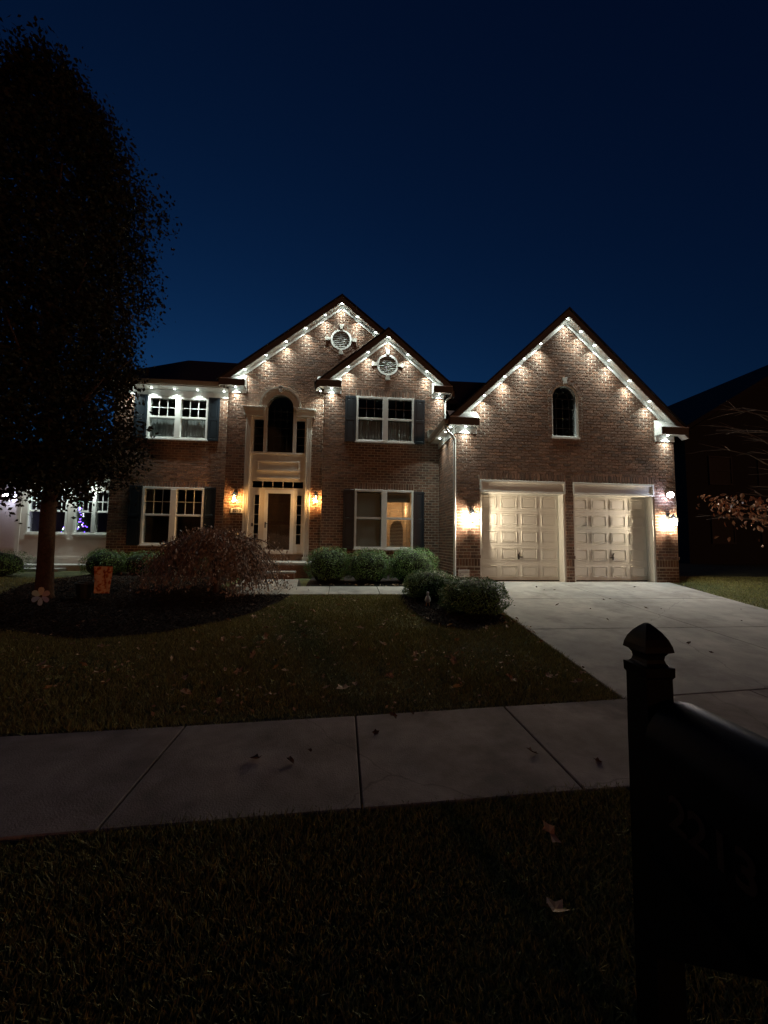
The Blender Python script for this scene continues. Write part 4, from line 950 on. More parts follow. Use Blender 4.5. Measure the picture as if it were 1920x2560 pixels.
# ------------------------------------------------------------------ plants
def tree_left():
    t = thing('shade_tree', 'tall dense leafy tree with a stout trunk in the left mulch bed', 'tree', (-5.5, 8.03, gz(8.03)))
    z0 = gz(8.03)
    tr = MB(); tr.tube([(-5.58, 8.03, z0-0.05), (-5.58, 8.03, z0+0.10), (-5.60, 8.03, 1.0), (-5.62, 8.03, 1.9), (-5.60, 8.05, 2.9), (-5.75, 8.05, 4.5), (-5.95, 8.0, 6.6), (-6.05, 8.0, 8.0)], [0.20, 0.15, 0.128, 0.122, 0.125, 0.10, 0.06, 0.02], 14)
    tr.build('trunk', BARK, t, smooth=True)
    br = MB(); rr = random.Random(3)
    for i in range(26):
        h = rr.uniform(2.4, 6.8); a = rr.uniform(0, 2*PI); L = rr.uniform(0.9, 1.5)
        p0 = Vector((-5.62-(h-2)*0.07, 8.03, h)); p1 = p0+Vector((math.cos(a)*L*0.5, math.sin(a)*L*0.5, L*0.55)); p2 = p1+Vector((math.cos(a)*L*0.45, math.sin(a)*L*0.45, L*0.5))
        br.tube([p0, p1, p2], [0.05, 0.03, 0.01], 6)
    br.build('branches', BARK, t, smooth=True)
    # crown: radius by height about a leaning axis
    zz = np.array([2.35, 2.8, 3.4, 4.2, 4.9, 5.6, 6.3, 6.9, 7.8, 8.5, 9.0, 9.6, 10.2, 10.7, 11.2])
    rad = np.array([0.9, 1.35, 1.60, 1.25, 1.35, 1.75, 1.60, 1.70, 1.88, 1.80, 1.50, 1.35, 1.00, 0.70, 0.2])
    n = 85000
    z = RNG.uniform(2.35, 11.2, n*3)
    keep = RNG.uniform(0, 2.4, n*3)**2 < np.interp(z, zz, rad)**2; z = z[keep][:n]; n = len(z)
    th = RNG.uniform(0, 2*PI, n); u = np.sqrt(RNG.uniform(0.10, 1, n))
    R = np.interp(z, zz, rad)
    lump = 1+0.13*np.sin(3*th+z*1.7)+0.12*np.sin(5*th-z*2.9)+0.10*np.sin(9*th+z*5.1)*np.sin(z*3.7+th)+np.abs(RNG.normal(0, 0.07, n))*(RNG.uniform(0, 1, n) < 0.4)
    ax = -5.85-(z-2.5)*0.035
    P = np.stack([ax+R*u*lump*np.cos(th), 8.03+R*u*lump*np.sin(th), z+RNG.normal(0, 0.1, n)], 1)
    # clumps: pull leaves towards cluster centres for gaps and light/dark masses
    ci = RNG.integers(0, n, 1500); cent = P[ci]; own = RNG.integers(0, 1500, n)
    d = np.linalg.norm(P[:, None, :]-cent[None, ::30, :], axis=2) if False else None
    grp = RNG.uniform(0, 1, n) < 0.62
    P[grp] = cent[own[grp]]+RNG.normal(0, 1, (grp.sum(), 3))*np.array([0.15, 0.15, 0.22])
    N = np.stack([np.cos(th), np.sin(th), 0.5+0*th], 1)
    V, Fc = leaf_cards(P, N, 0.085, 0.052, 0.8)
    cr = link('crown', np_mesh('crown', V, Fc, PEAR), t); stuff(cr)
    # hanging sprays on the lower right that show against the lit eave
    for (cx, cy, cz, k, sp) in ((-4.55, 8.0, 4.55, 200, 0.20), (-4.45, 8.0, 3.4, 260, 0.28), (-4.9, 7.6, 2.78, 300, 0.32), (-6.2, 7.4, 2.72, 340, 0.36), (-7.0, 7.6, 2.9, 300, 0.4)):
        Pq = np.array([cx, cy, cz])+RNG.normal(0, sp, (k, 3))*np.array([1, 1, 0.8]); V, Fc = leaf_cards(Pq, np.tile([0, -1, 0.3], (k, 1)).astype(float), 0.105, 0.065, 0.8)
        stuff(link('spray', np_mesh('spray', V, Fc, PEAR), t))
tree_left()

def shrub(x, y, rx, ry, h, label, n=7000, m=BOXL, leaf=0.030, name='boxwood_shrub', cat='shrub', group=None):
    z0 = gz(y); t = thing(name, label, cat, (x, y, z0), group)
    k = 20; prof = [(0.25, 0.0), (0.62, 0.06), (0.86, 0.22), (0.93, 0.45), (0.86, 0.68), (0.62, 0.86), (0.30, 0.93), (0.05, 0.945)]
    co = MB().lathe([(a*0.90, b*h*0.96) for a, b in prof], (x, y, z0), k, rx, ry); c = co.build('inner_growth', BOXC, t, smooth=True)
    th = RNG.uniform(0, 2*PI, n); ph = np.arccos(RNG.uniform(-0.65, 1, n))
    nx, ny, nz = np.sin(ph)*np.cos(th), np.sin(ph)*np.sin(th), np.cos(ph)
    se = lambda v: np.sign(v)*np.abs(v)**0.82
    k1, k2, k3 = RNG.uniform(0, 6.28, 3)
    lump = 1+0.06*np.sin(3*th+2*ph+k1)+0.05*np.sin(7*th-5*ph+k2)+0.045*np.sin(11*ph+6*th+k3)
    r = lump*np.where(RNG.uniform(0, 1, n) < 0.3, RNG.uniform(0.84, 0.95, n), RNG.uniform(0.95, 1.03, n))
    P = np.stack([x+rx*se(nx)*r, y+ry*se(ny)*r, z0+h*(0.48+0.50*se(nz)*r)], 1); P[:, 2] = np.maximum(P[:, 2], z0+0.03)
    V, Fc = leaf_cards(P, np.stack([nx, ny, nz+0.2], 1), leaf, leaf*0.62, 0.55)
    stuff(link('foliage', np_mesh('foliage', V, Fc, m), t))
    # stray shoots
    q = n//22; i = RNG.integers(0, n, q); D = np.stack([nx, ny, nz], 1)[i]; V, Fc = leaf_cards(P[i]+D*RNG.uniform(0.01, 0.05, (q, 1)), D, leaf, leaf*0.6, 0.9)
    stuff(link('shoots', np_mesh('shoots', V, Fc, m), t))
    return t
shrub(-0.36, 10.05, 0.53, 0.50, 0.90, 'clipped round green shrub nearest the front steps')
shrub(0.66, 10.0, 0.55, 0.50, 0.86, 'clipped round green shrub in the middle of three under the bay window')
shrub(1.80, 10.0, 0.62, 0.52, 0.90, 'clipped round green shrub of three nearest the garage side wall', 8000)
shrub(1.80, 8.05, 0.52, 0.50, 0.60, 'low spreading shrub behind the largest driveway shrub', 7000)
shrub(2.33, 6.85, 0.56, 0.60, 0.64, 'broad dark shrub at the edge of the driveway', 9000)
shrub(-7.3, 12.9, 0.45, 0.4, 0.75, 'dim rounded shrub in front of the white wing', 3000)
shrub(-6.55, 11.6, 0.55, 0.45, 0.72, 'dim rounded shrub at the left corner of the brick wall', 3500)
shrub(-5.5, 11.7, 0.70, 0.45, 0.70, 'dim wide shrub under the lower left window', 4000)
shrub(-4.4, 11.7, 0.65, 0.45, 0.66, 'dim shrub between the weeping maple and the lower left window', 3500)
shrub(-9.2, 11.3, 0.85, 0.6, 0.7, 'dim spreading shrub behind the tree trunk on the left lawn', 3500)

def weeping_maple():
    x, y = -2.66, 8.62; z0 = gz(y)
    t = thing('weeping_maple', 'low weeping red laceleaf maple like a dome in the mulch bed', 'tree', (x, y, z0))
    MB().tube([(x, y, z0-0.05), (x+0.02, y, z0+0.3), (x-0.06, y+0.03, z0+0.7), (x+0.03, y, z0+1.15)], [0.075, 0.055, 0.05, 0.04], 10).build('trunk', BARK, t, smooth=True)
    br = MB(); rr = random.Random(11); P = []; N = []
    for i in range(130):
        a = rr.uniform(0, 2*PI); L = rr.uniform(0.75, 1.62) if math.cos(a) > -0.2 else rr.uniform(0.75, 1.70)
        ex = math.cos(a)*L; ey = math.sin(a)*L*0.85
        top = rr.uniform(1.22, 1.66)*(1-0.10*abs(math.cos(a))); end = rr.uniform(0.06, 0.55)
        p0 = Vector((x, y, z0+rr.uniform(0.8, 1.2))); p1 = Vector((x+ex*0.40, y+ey*0.40, z0+top)); p2 = Vector((x+ex*0.80, y+ey*0.80, z0+top*0.78)); p3 = Vector((x+ex, y+ey, z0+end))
        pts = []
        for k in range(9):
            s = k/8; q = p0*(1-s)**3+p1*3*s*(1-s)**2+p2*3*s*s*(1-s)+p3*s**3; pts.append(q)
        br.tube(pts, [0.016*(1-k/9)+0.003 for k in range(9)], 4)
        for k in range(150):
            s = rr.uniform(0.25, 1.0); q = p0*(1-s)**3+p1*3*s*(1-s)**2+p2*3*s*s*(1-s)+p3*s**3
            w_ = 0.055+0.04*s
            P.append((q.x+rr.gauss(0, w_), q.y+rr.gauss(0, w_), q.z+rr.gauss(0, w_)-abs(rr.gauss(0, 0.05)))); N.append((math.cos(a), math.sin(a), 0.4))
    br.build('branches', TWIG, t)
    P = np.array(P); P[:, 2] = np.maximum(P[:, 2], z0+0.1)
    # slim drooping leaves
    n = len(P); T = RNG.normal(0, 0.45, (n, 3))+np.array([0, 0, -1.0]); T /= np.linalg.norm(T, axis=1, keepdims=True)
    B = np.cross(T, np.array(N)+RNG.normal(0, 0.6, (n, 3))); B /= np.linalg.norm(B, axis=1, keepdims=True)
    s = RNG.uniform(0.6, 1.4, (n, 1)); Ls, Ws = 0.058*s, 0.015*s
    V = np.stack([P-T*Ls*0.5, P+B*Ws, P+T*Ls*0.5, P-B*Ws], 1).reshape(-1, 3); i = np.arange(n)[:, None]*4
    Fc = np.concatenate([i+np.array([[0, 1, 2]]), i+np.array([[0, 2, 3]])], 0)
    stuff(link('crown', np_mesh('crown', V, Fc, MAPL), t))
weeping_maple()

def autumn_tree():
    x, y = 9.5, 6.9; z0 = gz(y)
    t = thing('autumn_tree', 'small half-bare tree with orange leaves on its low branches beside the driveway', 'tree', (x, y, z0))
    MB().tube([(x, y, z0-0.05), (x, y, 1.2), (x-0.05, y+0.02, 2.4), (x, y, 4.2)], [0.11, 0.09, 0.075, 0.03], 10).build('trunk', BARK, t, smooth=True)
    br = MB(); rr = random.Random(5); tips = []
    for i in range(22):
        h = rr.uniform(1.6, 3.9); a = rr.uniform(PI*0.65, PI*1.35); L = rr.uniform(0.9, 2.3)
        if h < 2.3: L = rr.uniform(1.2, 2.1)
        p0 = Vector((x, y, h)); rise = rr.uniform(0.0, 0.35) if h < 2.3 else rr.uniform(0.25, 0.7)
        p1 = p0+Vector((math.cos(a)*L*0.5, math.sin(a)*L*0.5, L*rise*0.7)); p2 = p1+Vector((math.cos(a+0.2)*L*0.5, math.sin(a+0.2)*L*0.5, L*rise*0.25))
        br.tube([p0, p1, p2], [0.022, 0.012, 0.003], 5)
        for j in range(5):
            s = rr.uniform(0.3, 1); q = p0.lerp(p1, s) if s < 0.5 else p1.lerp(p2, s-0.3); b = a+rr.uniform(-0.9, 0.9); l2 = rr.uniform(0.25, 0.7)
            e = q+Vector((math.cos(b)*l2, math.sin(b)*l2, rr.uniform(-0.05, 0.45)*l2)); br.tube([q, q.lerp(e, 0.5)+Vector((0, 0, 0.03)), e], [0.007, 0.005, 0.002], 4)
        tips.append((p0, p1, p2, h))
    br.tube([(x, y, 1.75), (x-1.0, y+0.05, 2.22), (x-1.9, y+0.1, 2.42), (x-2.1, y+0.1, 2.36)], [0.03, 0.018, 0.008, 0.002], 5)
    br.build('branches', TWIG, t)
    lm = MB(); L, W_ = 0.118, 0.074                # drooping oval leaf, folded on its midrib
    prof = [(0, 0), (0.25, 0.75), (0.5, 1.0), (0.75, 0.7), (1, 0)]
    for s in (-1, 1):
        for (a, b), (c, d) in zip(prof[:-1], prof[1:]):
            lm.quad((0, 0.006*math.sin(a*3), -a*L), (s*W_/2*b, 0.012*b, -a*L), (s*W_/2*d, 0.012*d, -c*L), (0, 0.006*math.sin(c*3), -c*L))
    lme = lm.mesh('leaf', ORL)
    # boughs carrying leaves: a hanging bank below the long low limb
    for i in range(285):
        s = rr.random()**0.8; cx = 7.24+s*1.85; band = 0.22+0.62*s
        top = 2.53-0.08*s
        zz = top-rr.random()**1.2*band*(1.0 if rr.random() < 0.9 else 1.5); yy = 7.0+rr.gauss(0, 0.22)
        o = bpy.data.objects.new('leaf', lme); COL.objects.link(o); o.parent = t; o.matrix_parent_inverse = parent_world(t).inverted()
        o.location = (cx+rr.gauss(0, 0.06), yy, zz); o.rotation_euler = (rr.gauss(0, 0.6), rr.gauss(0, 0.6), rr.uniform(-1.5, 1.5)); sc = rr.uniform(0.5, 1.15); o.scale = (sc*rr.uniform(0.55, 1.0), sc*rr.uniform(1, 3), sc)
autumn_tree()

# ------------------------------------------------------------------ grass
def in_poly(x, y, poly):
    inside = np.zeros(len(x), bool); n = len(poly)
    for i in range(n):
        x0, y0 = poly[i]; x1, y1 = poly[(i+1) % n]
        c = ((y0 > y) != (y1 > y)) & (x < (x1-x0)*(y-y0)/(y1-y0+1e-12)+x0); inside ^= c
    return inside
def grass(n, xr, yr, name, hgt=0.05):
    x = RNG.uniform(*xr, n); y = RNG.uniform(*yr, n)
    k = ~in_poly(x, y, bed1) & ~in_poly(x, y, bed2) & ~in_poly(x, y, bed3)
    edge = RNG.normal(0, 0.02, n)
    k &= ~((y > near(0)+0.035*x+edge-0.0) & (y < 3.40+0.055*x+0.012*np.maximum(0, x)-edge))
    dlv = np.where(y < 9, 2.72+(y-3.7)*0.062, 3.05+(y-9)*0.25); drv = np.where(y > 5, 8.35+(y-6.97)*0.22, 7.92)
    k &= ~((x > dlv-edge) & (x < drv+edge) & (y > 3.4) & (y < 10.2))
    k &= ~((y > 8.42+edge) & (y < 9.34-edge) & (x > -2.3) & (x < 3.1))
    k &= ~((x > -3.1) & (x < 3.2) & (y > 9.3)) & ~((x > -12) & (x < 10) & (y > 12.4))
    x, y = x[k], y[k]; n = len(x); z = gzv(y)
    pat = 0.75+0.35*np.sin(x*2.1+np.sin(y*1.7)*1.3)*np.sin(y*2.6+x*0.6)
    h = hgt*RNG.uniform(0.5, 1.3, n)*np.clip(pat, 0.45, 1.2); a = RNG.uniform(0, 2*PI, n); w = RNG.uniform(0.003, 0.006, n); ln = RNG.normal(0, 0.55, (n, 2))*h[:, None]
    V = np.zeros((n, 3, 3)); V[:, 0] = np.stack([x-np.cos(a)*w, y-np.sin(a)*w, z-0.004], 1); V[:, 1] = np.stack([x+np.cos(a)*w, y+np.sin(a)*w, z-0.004], 1); V[:, 2] = np.stack([x+ln[:, 0], y+ln[:, 1], z+h], 1)
    g = link(name, np_mesh(name, V.reshape(-1, 3), np.arange(n*3).reshape(-1, 3), BLADE)); stuff(g)
    tag(g, 'short mown grass', 'grass'); return g
g = grass(230000, (-4.6, 3.3), (3.3, 8.5), 'front_grass'); g['label'] = 'short mown grass of the front lawn between pavement and walk'
g = grass(190000, (-2.6, 3.2), (0.6, 2.5), 'verge_grass', 0.042); g['label'] = 'dark verge grass between the pavement and the street'
# mulch chips and leaf litter give the beds their ragged surface
def chips(poly, n, name, label):
    xs_ = [p[0] for p in poly]; ys2 = [p[1] for p in poly]; x = RNG.uniform(min(xs_)-0.05, max(xs_)+0.05, n); y = RNG.uniform(min(ys2)-0.05, max(ys2)+0.05, n)
    k = in_poly(x+RNG.normal(0, 0.05, n), y+RNG.normal(0, 0.05, n), poly); x, y = x[k], y[k]
    P = np.stack([x, y, gzv(y)+0.018+RNG.uniform(0.002, 0.022, len(x))], 1); V, Fc = leaf_cards(P, np.tile([0, 0, 1.0], (len(x), 1)), 0.055, 0.018, 0.35)
    tag(stuff(link(name, np_mesh(name, V, Fc, CHIP))), label, 'mulch')
chips(bed1, 90000, 'mulch_chips', 'dark wood chips covering the bed under the big tree'); chips(bed2, 14000, 'mulch_chips', 'dark wood chips covering the bed beside the driveway')
g = grass(60000, (-10.5, -4.2), (3.2, 11), 'left_grass'); g['label'] = 'dim grass to the left of the big tree'
g = grass(60000, (8.0, 15), (4.5, 12), 'right_grass'); g['label'] = 'green grass strip to the right of the driveway'

x = RNG.uniform(-4.3, 3.0, 2600); y = RNG.uniform(3.5, 8.4, 2600)
k = ~in_poly(x, y, bed1) & ~in_poly(x, y, bed2) & (x < 2.72+(y-3.7)*0.062) & (y > 3.42+0.06*x) & (np.sin(x*2.3+y)*np.sin(y*1.9-x*0.7)+RNG.uniform(-0.6, 0.9, 2600) > 0.25); x, y = x[k], y[k]
V, Fc = leaf_cards(np.stack([x, y, gzv(y)+RNG.uniform(0.02, 0.05, len(x))], 1), np.tile([0, 0, 1.0], (len(x), 1)), 0.038, 0.022, 0.5)
tag(stuff(link('leaf_litter', np_mesh('leaf_litter', V, Fc, DRY))), 'small crumbs of dry leaf scattered through the front lawn', 'leaf litter')
# ------------------------------------------------------------------ fallen leaves
def leaf_mesh(name, m, seed, size=0.07):
    rr = random.Random(seed); mb = MB(); n = 10
    pts = []
    for i in range(n):
        a = 2*PI*i/n; r = size*(0.62 if i % 2 else 1.0)*rr.uniform(0.8, 1.1)*(0.72+0.28*abs(math.cos(a)))
        pts.append((r*math.cos(a), r*math.sin(a)*0.72, 0.012+rr.uniform(-0.006, 0.018)+0.10*abs(math.sin(a))*size))
    c = (0, 0, 0.010)
    for i in range(n): mb.quad(c, pts[i], pts[(i+1) % n])
    return mb.mesh(name, m)
LM = [leaf_mesh('fallen_leaf', DRY, s) for s in range(5)]; LD = [leaf_mesh('fallen_leaf', DRYD, s+10, 0.06) for s in range(4)]
rl = random.Random(21)
def drop(x, y, me, label, group, up=0.03, sc=1.0):
    o = bpy.data.objects.new('fallen_leaf', me); COL.objects.link(o); o.location = (x, y, gz(y)+up)
    o.rotation_euler = (rl.gauss(0, 0.35), rl.gauss(0, 0.35), rl.uniform(0, 6.28)); k = sc*rl.uniform(0.5, 1.15); o.scale = (k, k, k)
    tag(o, label, 'leaf', group)
n = 0
while n < 120:
    x, y = rl.uniform(-3.4, 2.9), rl.uniform(3.7, 8.3)
    if in_poly(np.array([x]), np.array([y]), bed1)[0] or in_poly(np.array([x]), np.array([y]), bed2)[0] or x > dl(y)-0.1: continue
    drop(x, y, rl.choice(LM), 'pale dry leaf lying in the front lawn grass', 'dry leaves on the front lawn', 0.045, 0.95); n += 1
drop(0.03, 3.86, LM[0], 'pale dry leaf lying in the front lawn grass', 'dry leaves on the front lawn', 0.05, 1.2); drop(-1.09, 5.9, LM[1], 'pale dry leaf lying in the front lawn grass', 'dry leaves on the front lawn', 0.05, 1.1)
for i in range(16): drop(rl.uniform(3.6, 8.0), rl.uniform(4.6, 9.6), rl.choice(LD), 'dark dry leaf lying on the driveway concrete', 'leaves on the driveway', 0.026, 0.8)
for (x, y) in ((-0.55, 2.78), (-0.32, 2.74), (-0.2, 2.86), (0.45, 3.36), (0.62, 3.40), (0.75, 3.42), (1.35, 2.72), (0.28, 3.1), (1.75, 2.58)): drop(x, y, rl.choice(LD), 'dark dry leaf lying on the pavement', 'leaves on the pavement', 0.026, 0.9)
for i in range(26): drop(rl.gauss(2.85, 0.12)-0.12, rl.uniform(5.6, 7.3), rl.choice(LM), 'dry leaf caught along the driveway edge by the shrubs', 'leaves along the driveway edge', 0.03, 0.7)
for i in range(40): drop(rl.uniform(-2.3, -0.7), rl.gauss(9.2, 0.28), rl.choice(LD+LM[:2]), 'dry leaf on the front walk below the weeping maple', 'leaves on the front walk', 0.03, 0.75)
for i in range(24): drop(rl.uniform(-0.8, 1.6), rl.gauss(9.42, 0.06), rl.choice(LM), 'dry leaf gathered between the walk and the round shrubs', 'leaves by the round shrubs', 0.03, 0.75)
for i in range(22):
    x, y = rl.uniform(-4.6, -1.6), rl.uniform(6.0, 8.0)
    if in_poly(np.array([x]), np.array([y]), bed1)[0]: drop(x, y, rl.choice(LD), 'dark leaf lying on the mulch bed', 'leaves on the mulch', 0.03, 0.9)
drop(0.86, 1.55, LM[2], 'large pale leaf in the verge grass beside the mailbox post', None, 0.06, 1.0)
drop(1.05, 1.95, LM[3], 'curled pale leaf in the verge grass behind the mailbox post', None, 0.05, 1.0)

# ------------------------------------------------------------------ garden things
fl = thing('garden_flag', 'orange patterned garden flag hanging from a black stake', 'flag', (-4.55, 8.0, gz(8.0)))
z0 = gz(8.0)
put(fl, MB().tube([(-0.19, 0, -0.1), (-0.19, 0, 0.62), (-0.17, 0, 0.65), (0.17, 0, 0.65)], 0.006, 6), 'stake', BLACK)
mb = MB(); nx_, nz_ = 12, 14
FW = lambda j: 0.165-0.022*(j/nz_)
vv = [[((-1+2*i/nx_)*FW(nz_-j) , 0.012*math.sin(i*0.9+j*0.3), 0.13+0.51*j/nz_) for i in range(nx_+1)] for j in range(nz_+1)]
for j in range(nz_):
    for i in range(nx_): mb.quad(vv[j][i], vv[j][i+1], vv[j+1][i+1], vv[j+1][i])
FLAG = bpy.data.materials.new('flag_print'); FLAG.use_nodes = True; nt = FLAG.node_tree; b = nt.nodes['Principled BSDF']; b.inputs['Roughness'].default_value = 0.9
tc = nt.nodes.new('ShaderNodeTexCoord'); vo = nt.nodes.new('ShaderNodeTexVoronoi'); vo.inputs['Scale'].default_value = 9; nz = nt.nodes.new('ShaderNodeTexNoise'); nz.inputs['Scale'].default_value = 14; nz.inputs['Detail'].default_value = 2
nt.links.new(tc.outputs['Object'], vo.inputs['Vector']); nt.links.new(tc.outputs['Object'], nz.inputs['Vector'])
cr_ = nt.nodes.new('ShaderNodeValToRGB'); el = cr_.color_ramp.elements; el[0].position = 0.42; el[0].color = (0.40, 0.06, 0.012, 1); el[1].position = 0.56; el[1].color = (0.98, 0.62, 0.40, 1); e2 = el.new(0.48); e2.color = (0.75, 0.22, 0.05, 1)
mxx = nt.nodes.new('ShaderNodeMath'); mxx.operation = 'ADD'; m3 = nt.nodes.new('ShaderNodeMath'); m3.operation = 'MULTIPLY'; m3.inputs[1].default_value = 0.25; nt.links.new(vo.outputs['Distance'], m3.inputs[0]); nt.links.new(m3.outputs[0], mxx.inputs[0]); m4 = nt.nodes.new('ShaderNodeMath'); m4.operation = 'MULTIPLY'; m4.inputs[1].default_value = 0.78; nt.links.new(nz.outputs['Fac'], m4.inputs[0]); nt.links.new(m4.outputs[0], mxx.inputs[1])
nt.links.new(mxx.outputs[0], cr_.inputs[0]); nt.links.new(cr_.outputs[0], b.inputs['Base Color'])
put(fl, mb, 'cloth', FLAG)
pot = thing('planter_pot', 'dark round planter pot left of the orange garden flag', 'planter', (-4.90, 8.10, gz(8.10)))
put(pot, MB().lathe([(0.11, -0.02), (0.13, 0.02), (0.16, 0.27), (0.178, 0.28), (0.178, 0.32), (0.155, 0.32), (0.15, 0.28), (0.0, 0.27)], n=18), 'pot', mat('pot_dark', (0.008, 0.010, 0.012), 0.55, noise=0.2), smooth=False)
put(pot, MB().lathe([(0.15, 0.275), (0.1, 0.29), (0.0, 0.295)], n=14), 'soil', MULCH)

fp = thing('flower_spinner', 'pastel metal flower spinner on a stem at the foot of the big tree', 'ornament', (-4.86, 6.95, gz(6.95)))
put(fp, MB().tube([(0, 0, -0.1), (0, 0, 0.2), (0.0, -0.01, 0.30)], 0.007, 6), 'stem', BLACK)
pcol = [(0.70, 0.55, 0.60), (0.80, 0.70, 0.60), (0.60, 0.78, 0.80), (0.42, 0.60, 0.95), (0.60, 0.75, 0.98), (0.55, 0.55, 0.90)]
for k in range(6):
    a = 2*PI*k/6+0.5; mb = MB(); d = Vector((math.cos(a), 0, math.sin(a))); nn = Vector((-d.z, 0, d.x))
    out = [(0.02, 0.012), (0.07, 0.038), (0.11, 0.044), (0.14, 0.03), (0.15, 0.0)]
    L_ = [d*r+nn*w_+Vector((0, -0.02-0.25*r*0.3-0.15*w_, 0.30)) for r, w_ in out]; R_ = [d*r-nn*w_+Vector((0, -0.02-0.25*r*0.3+0.15*w_, 0.30)) for r, w_ in out]
    for i in range(4): mb.quad(L_[i], L_[i+1], R_[i+1], R_[i])
    put(fp, mb, 'petal', mat('petal_%d' % k, pcol[k], 0.35, noise=0.05))
put(fp, MB().lathe([(0.0, -0.01), (0.022, -0.006), (0.022, 0.01), (0, 0.014)], (0, -0.03, 0.30), 12), 'hub', BRASS)

og = thing('goose_ornament', 'small white garden bird ornament with orange legs between the driveway shrubs', 'ornament', (1.62, 7.32, gz(7.32)))
put(og, MB().lathe([(0.002, 0.30), (0.020, 0.292), (0.027, 0.27), (0.024, 0.245), (0.022, 0.225), (0.036, 0.205), (0.054, 0.165), (0.056, 0.13), (0.045, 0.10), (0.01, 0.085)][::-1], (0, 0, 0.0), 14), 'body', mat('ornament_white', (0.82, 0.84, 0.84), 0.5, noise=0.1), smooth=True)
ORM = mat('ornament_orange', (0.75, 0.36, 0.16), 0.5, noise=0.1)
for s in (-1, 1):
    put(og, MB().tube([(s*0.022, 0, 0.105), (s*0.030, -0.005, 0.05), (s*0.036, -0.012, 0.018)], 0.009, 6), 'leg', ORM)
    put(og, MB().prism_x([(-0.06, 0.010), (0.01, 0.012), (0.01, 0.026), (-0.06, 0.016)], s*0.036-0.018, s*0.036+0.018), 'foot', ORM)
put(og, MB().lathe([(0.010, 0), (0.002, 0.03)], (0, 0, 0), 8), 'beak', ORM).matrix_basis = Matrix.Translation((0, -0.024, 0.268)) @ Matrix.Rotation(PI/2, 4, 'X')

ys_ = thing('yard_sign', 'small white yard sign with lines of dark print at the foot of the downspout', 'sign', (3.05, 9.62, gz(9.62)))
put(ys_, MB().box(-0.008, 0.008, -0.004, 0.004, -0.1, 0.30), 'stake', WHITE)
put(ys_, MB().box(-0.145, 0.145, -0.014, -0.005, 0.18, 0.385), 'board', WHITE, bevel=0.002)
pm = MB()
for (a, b, z, h_) in ((-0.125, 0.13, 0.325, 0.012), (-0.115, -0.075, 0.282, 0.018), (-0.125, 0.125, 0.243, 0.012)):
    x = a
    while x < b: w_ = random.uniform(0.012, 0.03); pm.box(x, min(b, x+w_), -0.016, -0.0145, z-h_/2, z+h_/2); x += w_+0.007
put(ys_, pm, 'print', SHUT)

# christmas tree inside the wing
ct = thing('christmas_tree', 'christmas tree with violet and white lights behind the wing windows', 'christmas tree', (-9.45, 14.95, 0.47))
put(ct, MB().tube([(0, 0, 0), (0, 0, 2.2)], [0.04, 0.01], 8), 'trunk', BARK)
n = 6000; zt = RNG.uniform(0.25, 2.35, n); rt = (2.38-zt)/2.15*0.78*np.sqrt(RNG.uniform(0.2, 1, n)); at = RNG.uniform(0, 2*PI, n)
V, Fc = leaf_cards(np.stack([rt*np.cos(at), rt*np.sin(at), zt], 1), np.stack([np.cos(at), np.sin(at), 0*at+0.5], 1), 0.07, 0.02, 0.8)
cf = bpy.data.objects.new('foliage', np_mesh('foliage', V, Fc, BOXL)); COL.objects.link(cf); cf.parent = ct; stuff(cf)
bulbs = [MB().lathe([(0.002, -0.02), (0.016, -0.008), (0.018, 0.004), (0.010, 0.018), (0.002, 0.022)], n=8).mesh('light_bulb', emit('xmas_%d' % i, c, st_)) for i, (c, st_) in enumerate((((0.20, 0.08, 1.0), 7.0), ((0.28, 0.12, 1.0), 8.0), ((0.85, 0.85, 1.0), 6.0), ((0.25, 0.95, 0.45), 2.5)))]
rc = random.Random(9)
for i in range(110):
    z = 0.75+(i/110)*1.57; r = (2.40-z)/2.15*0.80; a = -PI/2+rc.uniform(-1.3, 1.3)
    o = bpy.data.objects.new('light_bulb', bulbs[rc.choice([0, 0, 1, 1, 2, 2, 3])]); COL.objects.link(o); o.parent = ct; o.location = (r*math.cos(a), r*math.sin(a), z)
L = bpy.data.lights.new('tree_glow', 'POINT'); L.energy = 1.2; L.color = (0.22, 0.10, 1.0); L.shadow_soft_size = 0.2
lo = bpy.data.objects.new('glow', L); COL.objects.link(lo); lo.parent = ct; lo.location = (0, -0.65, 1.3)

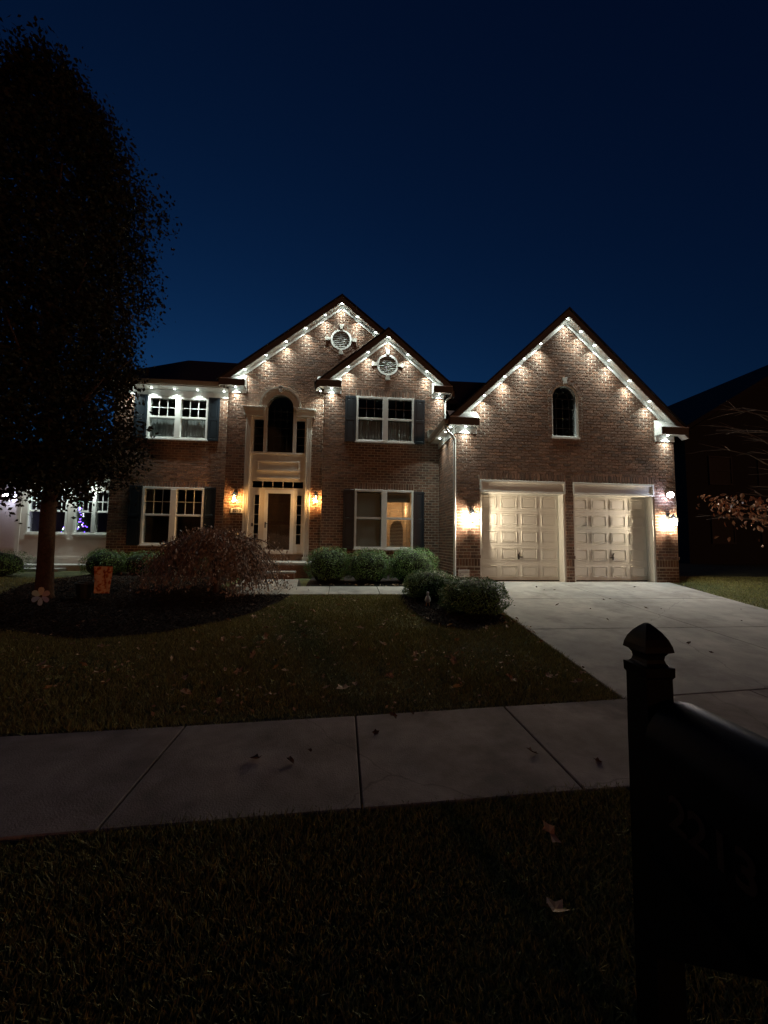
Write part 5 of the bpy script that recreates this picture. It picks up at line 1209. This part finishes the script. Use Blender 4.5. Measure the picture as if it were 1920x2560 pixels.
# ------------------------------------------------------------------ mailbox on its post, close to the camera
mbx = thing('mailbox', 'glossy black mailbox with brass house number on a wooden post with pointed finial', 'mailbox', (0.89, 1.12, 0))
pc = (0.932, 1.12)
def sq(prof, c): return MB().lathe([(r*math.sqrt(2), z) for r, z in prof], (c[0], c[1], 0), 4)
sq([(0.042, -0.1), (0.042, 0.995), (0.0415, 1.0)], pc).build('post', MBOX, mbx)
sq([(0.058, 1.098), (0.060, 1.10), (0.060, 1.128), (0.056, 1.132)], pc).build('post_collar', MBOX, mbx) if False else None
sq([(0.0415, 1.0), (0.0415, 1.105), (0.046, 1.112), (0.0465, 1.138), (0.036, 1.140), (0.031, 1.147), (0.0285, 1.157), (0.030, 1.168), (0.036, 1.177), (0.0465, 1.182), (0.0440, 1.198), (0.0370, 1.218), (0.0265, 1.236), (0.0150, 1.250), (0.0060, 1.259), (0.002, 1.261)], pc).build('finial', MBOX, mbx)
bx0, bx1, by0, by1, bz0, bzs = 0.856, 1.088, 0.50, 1.055, 0.69, 0.935
r = (bx1-bx0)/2; c = (bx0+bx1)/2
pts = [(bx0, bz0), (bx1, bz0), (bx1, bzs)]+[(c+r*math.cos(t), bzs+r*math.sin(t)) for t in np.linspace(0, PI, 21)[1:-1]]+[(bx0, bzs)]
body = MB().prism(pts, by0, by1).build('box', MBOX, mbx)
for p_ in body.data.polygons: p_.use_smooth = abs(p_.normal.y) < 0.5
body.data.set_sharp_from_angle(angle=0.6) if hasattr(body.data, 'set_sharp_from_angle') else None
MB().prism([(x*1.0+(0.004 if x > c else -0.004), z+(0.004 if z > bz0 else -0.004)) for x, z in pts], by0-0.03, by0+0.02).build('door', MBOX, mbx)
MB().box(c-0.012, c+0.012, by0-0.06, by0-0.03, bzs+0.05, bzs+0.08).build('door_pull', BRASS, mbx)
MB().box(bx0+0.03, bx1-0.03, by0+0.05, by1+0.014, bz0-0.05, bz0-0.001).build('support_arm', MBOX, mbx)
MB().prism_x([(1.066, bz0-0.05), (1.066, bz0-0.30), (1.05, bz0-0.30), (0.75, bz0-0.051), (0.80, bz0-0.051)], 0.86, 0.92).build('brace', MBOX, mbx)
f_ = MB(); f_.box(bx1+0.002, bx1+0.008, by0+0.15, by0+0.18, bzs-0.08, bzs+0.14); f_.box(bx1+0.002, bx1+0.008, by0+0.18, by0+0.26, bzs+0.07, bzs+0.14); f_.build('flag', mat('flag_red', (0.35, 0.03, 0.02), 0.5), mbx)
nm = link('number', text_mesh('number', '2213', 0.112, BRASS, 0.002), mbx)
nm.matrix_parent_inverse = Matrix.Identity(4)
nm.matrix_basis = parent_world(mbx).inverted() @ Matrix.Translation((bx0-0.004, 0.862, 0.815)) @ Matrix.Rotation(-PI/2, 4, 'Z') @ Matrix.Rotation(PI/2, 4, 'X')
